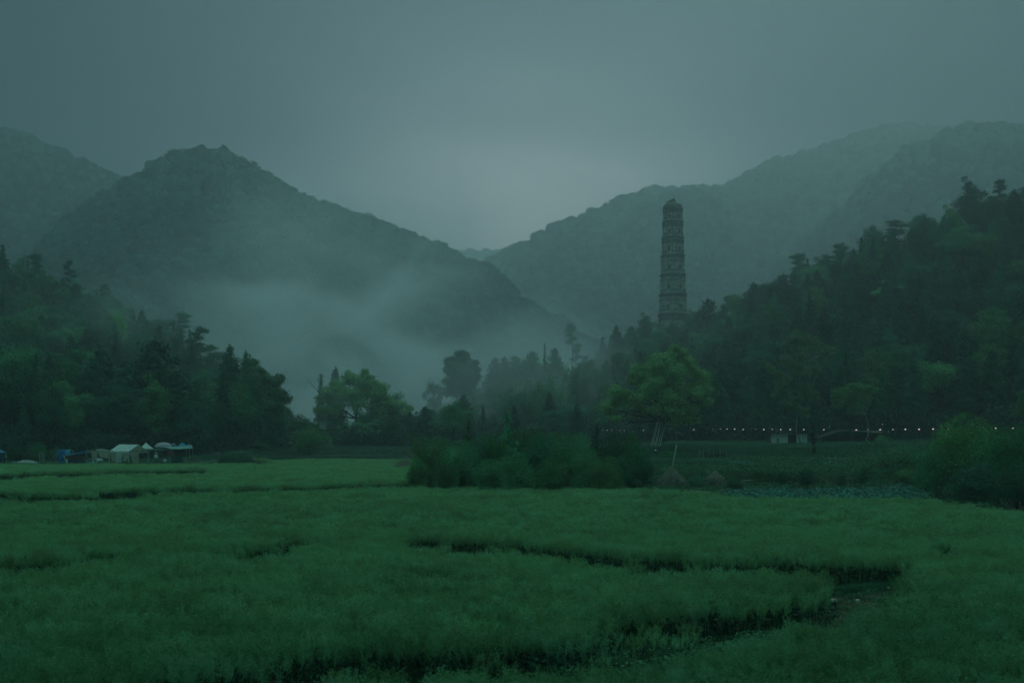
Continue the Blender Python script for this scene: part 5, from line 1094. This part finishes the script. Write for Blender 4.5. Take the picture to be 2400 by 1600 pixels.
# collapsed canopy
o, _ = thing('collapsed_canopy', 175, 1087, 'slumped blue canopy with dark red lining tilted on a white pole', 'canopy', -.4); L0 = lambda X, Y, dy=-.4: loc(o, X, Y, dy)
MB().sheet(wavy(L0(151, 1069), L0(199, 1057), L0(199, 1077), L0(156, 1077), amp=.05, seed=5)).build('lining', M_red, o)
MB().sheet(wavy(L0(150, 1066, -.6), L0(199, 1055, -.6), L0(199, 1062, -.5), L0(151, 1069, -.5), amp=.05, seed=6)).build('top_edge', M_blue, o)
MB().sheet(wavy(L0(157, 1077, -.5), L0(198, 1077, -.5), L0(199, 1086, -.5), L0(157, 1087, -.5), amp=.04, seed=7)).build('lower_skirt', M_blued, o)
pole_part(o, L0(149, 1066, -.8), L0(157, 1087, -.8), .045, 'white_pole', M_white); pole_part(o, L0(152, 1068, -.7), L0(177, 1062, -.7), .03, 'pole', M_white); MB().box(L0(156.5, 1080, -.9), (.25, .2, .7)).build('hanging_bag', M_wht, o)
# bare folding frame
o, _ = thing('canopy_frame', 207, 1087, 'bare folding canopy frame of pale crossed bars', 'frame', .2); L0 = lambda X, Y, dy=.2: loc(o, X, Y, dy)
for a_, b_ in (((201, 1055), (215, 1059)), ((201, 1059), (215, 1055)), ((201, 1055), (215, 1055)), ((200, 1061), (215, 1061)), ((201, 1055), (202, 1070)), ((202, 1065), (206, 1087)), ((203, 1065), (204, 1085))): pole_part(o, L0(*a_), L0(*b_), .028, 'bar')
# table and stools
o, _ = thing('folding_table', 216, 1086, 'white folding table with blue tubs under it, left of the cream windbreak', 'table', -.6); L0 = lambda X, Y, dy=-.6: loc(o, X, Y, dy)
MB().box(L0(218, 1075), (1.45, .6, .05)).build('table_top', M_wht, o)
for X in (209.5, 226): pole_part(o, L0(X, 1075), L0(X, 1086), .025, 'leg', M_white)
for i, (X, hgt__) in enumerate(((213, 1), (224, 2))):
    p = q(X, 1086, -.7); t = empty('plastic_stool', (p[0], p[1], gz), 'blue plastic stool %s the white folding table' % ('under the left half of' if i == 0 else 'under the right half of'), 'stool', 'blue stools')
    MB().box((0, 0, .46), (.34, .34, .05)).build('seat', M_blue, t)
    for a_ in (-1, 1):
        for b_ in (-1, 1): MB().tube([(a_ * .13, b_ * .13, .44), (a_ * .17, b_ * .17, 0)], .03, 5).build('leg', M_white, t)
p = q(218, 1086, -1.0); t = empty('white_bucket', (p[0], p[1], gz), 'white bucket between the two blue stools', 'bucket')
MB().tube([(0, 0, 0), (0, 0, .1), (0, 0, .62)], [.15, .16, .2], 12).build('tub', M_wht, t); MB().tube([(0, 0, .62), (0, 0, .66)], [.22, .22], 12).build('rim', M_white, t)
# cream windbreak
o, _ = thing('cream_windbreak', 243, 1087, 'ragged cream canvas windbreak slung between poles left of the white tent', 'windbreak', .3); L0 = lambda X, Y, dy=.3: loc(o, X, Y, dy)
MB().sheet(wavy(L0(215, 1055.5), L0(228, 1055), L0(228, 1072), L0(215, 1073), amp=.05, seed=8)).build('left_sheet', M_cream, o)
MB().sheet(wavy(L0(228, 1054.5, -.1), L0(257, 1056, -.1), L0(257, 1076, -.2), L0(233, 1070, -.2), amp=.10, seed=9)).build('middle_sheet', M_cream, o)
MB().sheet(wavy(L0(219, 1074, -.5), L0(236, 1073, -.5), L0(244, 1078, -.8), L0(230, 1081, -.8), amp=.06, seed=10)).build('sagging_sheet', M_wht, o)
for X in (215, 227.5, 240, 256): pole_part(o, L0(X, 1054, .1), L0(X + .5, 1088, .1), .03)
MB().tube([L0(226, 1053.5), L0(240, 1053), L0(256, 1055.5)], [.07, .10, .06], 7).build('rolled_canvas', M_wht, o)

# white gable tent, long side to the left, gable end to the right
o, _ = thing('gable_tent', 302, 1088, 'large white gable roofed tent with cream walls, biggest of the row', 'tent'); gt = o
A = loc(o, 257, 1057, 3.4); Bq = loc(o, 302, 1057, -.2); Cq = loc(o, 347, 1055.5, 3.1); Dq = A + (Cq - Bq)
eh = Bq[2]; A[2] = Cq[2] = Dq[2] = eh; rh = eh + 1.05
R0 = (A + Dq) / 2; R0[2] = rh; R1 = (Bq + Cq) / 2; R1[2] = rh
ov = .12
def quad_sheet(a, b, c, d, n=6, m=4, sag=.05):
    G = []
    for u in np.linspace(0, 1, n): G.append([np.array(a) * (1 - u) * (1 - v) + np.array(b) * u * (1 - v) + np.array(c) * u * v + np.array(d) * (1 - u) * v - [0, 0, sag * math.sin(pi * u) * (.4 + .6 * math.sin(pi * v)) + .02 * math.sin(u * 19)] for v in np.linspace(0, 1, m)])
    return G
MB().sheet(quad_sheet(R0, R1, Bq, A), .03).build('roof_slope', M_wht, o); MB().sheet(quad_sheet(R1, R0, Dq, Cq), .03).build('roof_slope', M_wht, o)
MB().add([Bq, Cq, R1, Bq + [0, .04, 0], Cq + [0, .04, 0], R1 + [0, .04, 0]], [(0, 1, 2), (5, 4, 3), (0, 3, 4, 1), (1, 4, 5, 2), (2, 5, 3, 0)]).build('gable', M_cream, o)
MB().add([A, Dq, R0, A + [0, .04, 0], Dq + [0, .04, 0], R0 + [0, .04, 0]], [(0, 1, 2), (5, 4, 3), (0, 3, 4, 1), (1, 4, 5, 2), (2, 5, 3, 0)]).build('gable', M_cream, o)
dn = np.array([0, 0, -1.0])
MB().sheet(wavy(A + dn * .05, Bq + dn * .05, Bq + dn * .30, A + dn * .30, amp=.012, seed=11)).build('valance', M_wht, o)
MB().sheet(wavy(Bq + dn * .05 - [0, .03, 0], Cq + dn * .05 - [0, .03, 0], Cq + dn * .30, Bq + dn * .30, amp=.012, seed=12)).build('valance', M_cream, o)
u = lambda t, z: A * (1 - t) + Bq * t + dn * z
MB().sheet(wavy(u(.02, .26), u(.40, .26), u(.38, eh - .25), u(.10, eh - .4), amp=.06, seed=13)).build('side_curtain', M_cream, o)
MB().sheet(wavy(u(.36, .28) - [0, .1, 0], u(.66, .28) - [0, .1, 0], u(.62, eh - .1), u(.36, eh - .15), amp=.09, seed=14)).build('side_curtain', M_wht, o)
MB().sheet(wavy(u(.64, .26), u(.98, .26), u(.97, 1.15), u(.70, eh - .35), amp=.05, seed=15)).build('side_curtain', M_cream, o)
g_ = lambda t, z: Bq * (1 - t) + Cq * t + dn * z
MB().sheet(wavy(g_(.03, .26), g_(.50, .26), g_(.50, eh - .08), g_(.22, eh - .1), amp=.04, seed=16)).build('front_curtain', M_cream, o)
mb = MB(); M_ink = mat('dark_printing', (.05, .055, .045), .9, .2, 5); r = np.random.RandomState(3)
for i in range(4):
    c = g_(.25 + .15 * i, -.12 + .0) - [0, .06, 0]
    for j in range(4): mb.box(c + [r.uniform(-.09, .09), -.02, r.uniform(-.09, .09)], (.20 if j % 2 else .035, .015, .035 if j % 2 else .20), .6)
mb.build('printed_characters', M_ink, o)
for P_ in (A, Bq, Cq, Dq, (A + Bq) / 2): pole_part(o, P_, P_ * [1, 1, 0] + [0, 0, -.15], .035, 'leg', M_white)
MB().tube([u(.6, 1.45), u(1, 1.45)], .025, 5).build('cross_bar', M_white, o)

# other canopies
def peaked(X0, X1, Ya, Yb, Xa, dy, w, m, name, label, cat='canopy', concave=.25, walls=False):
    o, _ = thing(name, (X0 + X1) / 2, 1086, label, cat, dy); L0 = lambda X, Y, d=0: loc(o, X, Y, dy + d)
    ap = L0(Xa, Ya, w / 2); cs = [L0(X0, Yb), L0(X1, Yb), L0(X1, Yb, w), L0(X0, Yb, w)]; k = 5; V = [ap]; Fs = []
    for j in range(4):
        a, b = cs[j], cs[(j + 1) % 4]
        for i in range(1, k + 1):
            t = i / k
            for e in np.linspace(0, 1, 5)[:-1]:
                e0 = a * (1 - e) + b * e; pt_ = ap * (1 - t) + e0 * t; pt_[2] -= concave * (ap[2] - e0[2]) * math.sin(pi * t) * .5; V.append(pt_)
    def vid(j, i, e): 
        if i == 0: return 0
        j = (j + (e // 4)) % 4; return 1 + j * k * 4 + (i - 1) * 4 + e % 4
    for j in range(4):
        for i in range(k):
            for e in range(4):
                f_ = [vid(j, i, e), vid(j, i + 1, e), vid(j, i + 1, e + 1), vid(j, i, e + 1)]; Fs.append(f_ if i else [0, f_[1], f_[2]])
    V = np.array(V); n_ = len(V); V = np.vstack([V, V - [0, 0, .04]]); Fs += [[n_ + i for i in f_[::-1]] for f_ in Fs]
    MB().add(V, Fs).build('roof', m, o)
    mb = MB(); 
    for a, b in zip(cs, cs[1:] + cs[:1]): mb.sheet(wavy(a, b, b + dn * .22, a + dn * .22, amp=.012, n=7, m=2), .02)
    mb.build('valance', m, o)
    for c in cs: pole_part(o, c, c * [1, 1, 0], .03, 'leg', M_pipe)
    return o
peaked(326, 360, 1036, 1050, 342, 6.0, 2.6, M_wht, 'peaked_canopy', 'white peaked canopy rising behind the gable end of the white tent')
peaked(350, 396, 1046, 1055, 372, 2.6, 2.8, M_dteal, 'peaked_canopy', 'dark green low canopy shading the person in white', concave=.1)
peaked(378, 400, 1042, 1049, 385, 4.5, 2.4, M_tealb, 'peaked_canopy', 'small blue canopy tip in front of the pink umbrella')
peaked(412, 452, 1035, 1049, 426, 4.2, 3.0, M_tealb, 'peaked_canopy', 'bright blue peaked canopy at the right end of the stalls')
def umbrella(X, Ya, Yb, w, dy, m, m2, label):
    o, _ = thing('market_umbrella', X, 1086, label, 'umbrella', dy); c = loc(o, X, Yb, dy); R = w * (DT + dy) / F / 2; hh = (Yb - Ya) * (DT + dy) / F
    for s_ in range(8):
        V = []; k = 5
        for i in range(k + 1):
            t = i / k
            for e in range(4):
                a = (s_ + e / 3) * pi / 4; sc_ = 1 - .05 * math.sin(pi * e / 3) * t; V.append(c + np.array([R * math.sin(t * pi / 2) * math.cos(a) * sc_, R * math.sin(t * pi / 2) * math.sin(a) * sc_, hh * math.cos(t * pi / 2)]))
        V = np.array(V); n_ = len(V); Fs = [[i * 4 + e, (i + 1) * 4 + e, (i + 1) * 4 + e + 1, i * 4 + e + 1] for i in range(k) for e in range(3)]; Fs += [[n_ + i for i in f_[::-1]] for f_ in Fs]
        MB().add(np.vstack([V, V - [0, 0, .025]]), Fs).build('panel', m if s_ % 2 else m2, o, True)
    pole_part(o, c + [0, 0, hh], c * [1, 1, 0] - [0, 0, 0], .03)
umbrella(383, 1036, 1047, 42, 5.5, M_pink, mat('faded_lilac', (.28, .27, .33), .85, .1, 2), 'big faded pink umbrella behind the dark canopies')
umbrella(406, 1038, 1045, 17, 6.5, M_purp, M_purp, 'small slate blue umbrella behind the teal awning')
umbrella(444, 1041, 1048, 13, 5.6, M_wht, M_purp, 'small white topped umbrella right of the bright blue canopy tip')
o, _ = thing('teal_awning', 415, 1087, 'wide pale teal awning sagging over the last stall', 'awning', .3); L0 = lambda X, Y, dy=.3: loc(o, X, Y, dy)
G = []
for X, Yf, Yb in ((383, 1047, 1045.5), (395, 1050, 1046), (402, 1051.5, 1046), (420, 1052, 1045.5), (436, 1051, 1045), (446, 1050, 1046.5), (452, 1049, 1047.5)): G.append([L0(X, Yf), L0(X, (Yf + Yb) / 2, 1.4), L0(X, Yb, 3.0)])
MB().sheet(G, -.04).build('cloth', M_teal, o)
MB().sheet(wavy(L0(402, 1052), L0(436, 1052), L0(436, 1070), L0(402, 1070), amp=.04, seed=20)).build('rear_curtain', M_dteal, o).location = (0, 1.6, 0)
MB().sheet(wavy(L0(401, 1068, .2), L0(425, 1068, .2), L0(430, 1085, .2), L0(401, 1085, .2), amp=.04, seed=21)).build('counter_skirt', mat('dark_teal_skirt', (.01, .055, .05), .9, .15, 2), o)
for X, d_ in ((401.5, .3), (401.5, 3), (436, .3), (445, 3)): pole_part(o, L0(X, 1050, d_), L0(X, 1087, d_), .03)
o, _ = thing('red_cloth', 397, 1068, 'dull red garment hanging at the edge of the last stall', 'cloth', .1, z=q(397, 1058, .1)[2]); MB().sheet(wavy((-.3, 0, 0), (.25, 0, .05), (.2, 0, -.75), (-.28, 0, -.68), amp=.04, seed=22)).build('garment', mat('dull_red_cloth', (.16, .045, .04), .9, .2, 3), o)
for i, (X, Y, lb) in enumerate(((386, 1070, 'pale plastic chair stacked by the red garment'), (352, 1066, 'pale plastic chair behind the gable end of the white tent'), (392, 1078, 'pale plastic chair low beside the dark counter'))):
    p = q(X, 1086, .2 + i * .3); o = empty('plastic_chair', (p[0], p[1], gz), lb, 'chair', 'pale plastic chairs', rz=.6 * i); mc = M_greenp if i else M_wht
    MB().box((0, 0, .45), (.45, .45, .04)).build('seat', mc, o); MB().sheet(wavy((-.22, .22, .9), (.22, .22, .9), (.22, .2, .46), (-.22, .2, .46), amp=.01), .03).build('backrest', mc, o)
    for a_ in (-1, 1):
        for b_ in (-1, 1): MB().tube([(a_ * .19, b_ * .19, .44), (a_ * .22, b_ * .22, 0)], .022, 5).build('leg', mc, o)
o, _ = thing('trestle_table', 450, 1086, 'long low trestle table at the right end of the stalls', 'table', -.2); L0 = lambda X, Y, dy=-.2: loc(o, X, Y, dy)
MB().box(L0(448, 1082), (3.2, .7, .05)).build('table_top', M_brown, o)
for X in (428, 440, 452, 462): pole_part(o, L0(X, 1082.5), L0(X, 1090), .03, 'leg', M_wood)
for i, (X, h_, lb) in enumerate(((446, 10, 'dark tall basket on the trestle table, left one'), (451, 11, 'pale woven basket on the trestle table'), (457, 8, 'dark basket on the trestle table, right one'))):
    p = q(X, 1081.6, -.2); o = empty('basket', p, lb, 'basket', 'baskets on the trestle table'); m_ = M_brown if i == 1 else M_wood
    MB().tube([(0, 0, 0), (0, 0, .2), (0, 0, h_ * .055)], [.10, .13, .15], 10).build('body', m_, o); MB().tube([(0, 0, h_ * .055), (0, 0, h_ * .055 + .04)], [.16, .16], 10).build('rim', m_, o)
haystack(472, 1081, 1096, 221, 28, .9, 'small brown straw heap at the right end of the stalls', 0, 9)
o, _ = thing('notice_board', 509, 1086, 'small brown board standing beside the grassy mound', 'sign', 1.0); L0 = lambda X, Y, dy=1.0: loc(o, X, Y, dy)
MB().box(L0(509.5, 1063), (1.0, .06, .6)).build('board', M_brown, o)
for X in (504, 515): pole_part(o, L0(X, 1062), L0(X, 1088), .035, 'post', M_wood)
# grassy mound
n = 4200; r = np.random.RandomState(31); a = r.rand(n) * 6.28; t = r.rand(n) ** .5; x = t * np.cos(a) * 3.3; y = t * np.sin(a) * 2.0; z = 2.0 * np.sqrt(np.clip(1 - t ** 2.6, 0, 1)) * (1 + .05 * r.normal(size=n))
v, f = leaf_quads(np.stack([x, y, z], -1), np.stack([x * .4, y * .5, 1 + 0 * x], -1) + r.normal(size=(n, 3)) * .5, .36, .10, r, np.stack([x * .2, y * .2, np.ones(n)], -1))
ic, jf = ico(3); base = ic * [3.1, 1.85, 1.8]; base = base[:, :]; p = q(556, 1086, 3)
o = empty('overgrown_mound', (p[0], p[1], gz - .1), 'smooth rounded mound overgrown with grass right of the stalls', 'mound')
MB().add(np.where(base[:, 2:] < -.1, base * [1, 1, 0] - [0, 0, .1], base), jf.tolist()).build('core', M_hill, o, True); link('grass_cover', mesh_np('grass_cover', v, f, (M_grass,)), o)

# ------------------------------------------------------------------ low farmhouse in the mist
D = 288.0; s = D / F; zf = HC + (HY - 1050) * s
M_wallf = mat('limewashed_wall', (.20, .23, .21), .9, .25, .8, .3, 4); M_tile = mat('dark_roof_tiles', (.05, .055, .05), .85, .35, 1.5, .8, 9, stretch=(4, 1, 1))
fh = empty('farmhouse', ((700 - 1200) * s, D, zf), 'long low farmhouse with dark tiled roof dim in the mist', 'house'); Lf = lambda X, Y, dy=0: np.array([(X - 700) * s, dy, (1050 - Y) * s])
MB().box(Lf(685, 1036.5, 2.5) , (176 * s, 5.0, 27 * s)).build('wall', M_wallf, fh)
G = [[Lf(596, 1025.5, -.9), Lf(596, 1007, 2.6)], [Lf(685, 1025, -.9), Lf(685, 1006, 2.6)], [Lf(772, 1025.5, -.9), Lf(772, 1007, 2.6)]]; MB().sheet(G, -.14).build('roof', M_tile, fh)
G = [[Lf(772, 1025.5, 6), Lf(772, 1007, 2.6)], [Lf(596, 1025.5, 6), Lf(596, 1007, 2.6)]]; MB().sheet(G, -.14).build('roof', M_tile, fh)
MB().box(Lf(684, 1005.8, 2.6), (178 * s, .35, .28)).build('ridge', M_tile, fh)
MB().box(Lf(755, 996, 1.2), (14 * s, .8, 1.6)).build('chimney', M_wallf, fh)
for X0, X1, Y0, Y1_ in ((688, 719, 1035, 1047), (603, 626, 1037, 1046), (655, 683, 1037, 1041)):
    wf = MB().box(Lf((X0 + X1) / 2, Y0 - .6, -.06), ((X1 - X0 + 2) * s, .12, .12)).box(Lf(X0 - .5, (Y0 + Y1_) / 2, -.06), (.12, .12, (Y1_ - Y0) * s)).box(Lf(X1 + .5, (Y0 + Y1_) / 2, -.06), (.12, .12, (Y1_ - Y0) * s)).build('window', M_wallf, fh)
    MB().box(Lf((X0 + X1) / 2, (Y0 + Y1_) / 2, -.02), ((X1 - X0) * s, .06, (Y1_ - Y0) * s)).build('pane', M_niche, wf)
for X in (647, 686, 699, 724): MB().tube([Lf(X, 1050, -.7), Lf(X, 1026, -.7)], .09, 6).build('porch_post', M_wood if X in (699, 724) else M_wallf, fh)
p = np.array(fh.location) + Lf(681, 1037, -.5); props(MB().box((0, 0, 0), (.12, .1, .10)).box((0, 0, .07), (.16, .14, .04)).build('porch_lamp', emat('dim_lamp', (.8, 1, .9), .8), None, False, p), 'tiny pale lamp on the front of the farmhouse', 'lamp')
# stone edging of the terraces in the middle distance
def wall_run(name, Xa, Ya, Xb, Yb, D0, D1, h, m, label):
    a = at(Xa, Ya, D0); b = at(Xb, Yb, D1); n = 26; g = []; r = np.random.RandomState(int(Xa)); mb = MB()
    for i in range(n):
        t0, t1 = i / n, (i + 1) / n; c = a * (1 - (t0 + t1) / 2) + b * (t0 + t1) / 2; L = np.linalg.norm((b - a)[:2]) / n
        mb.box(c + [0, r.normal() * .05, h / 2 + r.normal() * .03], (L * .97, .4, h * r.uniform(.85, 1.15)), math.atan2(b[1] - a[1], b[0] - a[0]))
    return props(mb.build(name, m), label, 'wall')
M_wst = mat('mossy_stone', (.085, .11, .085), .95, .4, 1.2, .6, 5)
wall_run('terrace_wall', 594, 1058, 690, 1052.5, 272, 276, .35, M_wst, 'short pale stone terrace edge in front of the farmhouse')
wall_run('terrace_wall', 600, 1075, 965, 1071, 259, 260, .45, M_wst, 'long low stone edge along the far side of the paddies')

# ------------------------------------------------------------------ air
def volume_mat(name, dens, col, aniso=.0, shape=None):
    m, t, n, l = new_mat(name)
    out = n.new('ShaderNodeOutputMaterial'); v = n.new('ShaderNodeVolumePrincipled'); l.new(v.outputs[0], out.inputs['Volume'])
    v.inputs['Color'].default_value = (*col, 1); v.inputs['Density'].default_value = dens; v.inputs['Anisotropy'].default_value = aniso
    return m, t, n, l, v
mh = volume_mat('haze_air', .00050, (.70, .90, 1.0), .75)[0]
bx = MB().box((0, 2050, 209), (10400, 6300, 442)).build('haze', mh); props(bx, 'pale blue green haze filling the valley air', kind='stuff')
if True:
    m, t, n, l, v = volume_mat('mist_bank', .01, (.84, .94, 1.0), .3)
    tc = n.new('ShaderNodeTexCoord'); 
    def pt(inp, op, a=None, b=None):
        q = n.new('ShaderNodeMath'); q.operation = op; l.new(inp, q.inputs[0])
        for k, s in ((1, a), (2, b)):
            if s is None: continue
            if hasattr(s, 'is_linked'): l.new(s, q.inputs[k])
            else: q.inputs[k].default_value = s
        return q.outputs[0]
    nz = n.new('ShaderNodeTexNoise'); nz.inputs['Scale'].default_value = .030; nz.inputs['Detail'].default_value = 5; nz.inputs['Distortion'].default_value = .6
    mp = n.new('ShaderNodeMapping'); mp.inputs['Scale'].default_value = (1, .5, 1.5); mp.inputs['Rotation'].default_value = (0, .5, 0); l.new(tc.outputs['Object'], mp.inputs[0]); l.new(mp.outputs[0], nz.inputs['Vector'])
    nr = n.new('ShaderNodeMapRange'); l.new(nz.outputs[0], nr.inputs[0]); nr.inputs[1].default_value = .44; nr.inputs[2].default_value = .68
    tot = None
    MISTS = [(-68, 510, 54, 92, 120, 60, -.45, .022), (-20, 500, 32, 90, 110, 38, .2, .017), (-50, 480, 17, 160, 130, 30, 0, .020), (-58, 370, 18, 150, 115, 42, 0, .011)]
    sp = n.new('ShaderNodeSeparateXYZ'); l.new(tc.outputs['Object'], sp.inputs[0])
    for (cx, cy, cz, ax, ay, az, tilt, wt) in MISTS:
        m2 = n.new('ShaderNodeMapping'); m2.vector_type = 'TEXTURE'; m2.inputs['Location'].default_value = (cx, cy, cz); m2.inputs['Rotation'].default_value = (0, tilt, 0); m2.inputs['Scale'].default_value = (ax, ay, az)
        l.new(tc.outputs['Object'], m2.inputs[0]); ln = n.new('ShaderNodeVectorMath'); ln.operation = 'LENGTH'; l.new(m2.outputs[0], ln.inputs[0])
        r = n.new('ShaderNodeMapRange'); r.interpolation_type = 'SMOOTHERSTEP'; l.new(ln.outputs['Value'], r.inputs[0]); r.inputs[1].default_value = 0; r.inputs[2].default_value = 1; r.inputs[3].default_value = wt; r.inputs[4].default_value = 0
        tot = r.outputs[0] if tot is None else pt(tot, 'ADD', r.outputs[0])
    nn = pt(nr.outputs[0], 'MULTIPLY_ADD', .9, .10)
    l.new(pt(tot, 'MULTIPLY', nn), v.inputs['Density'])
    bx = MB().box((-50, 440, 62), (440, 460, 150)).build('mist', m); props(bx, 'white mist drifting over the foot of the left mountain', kind='stuff')
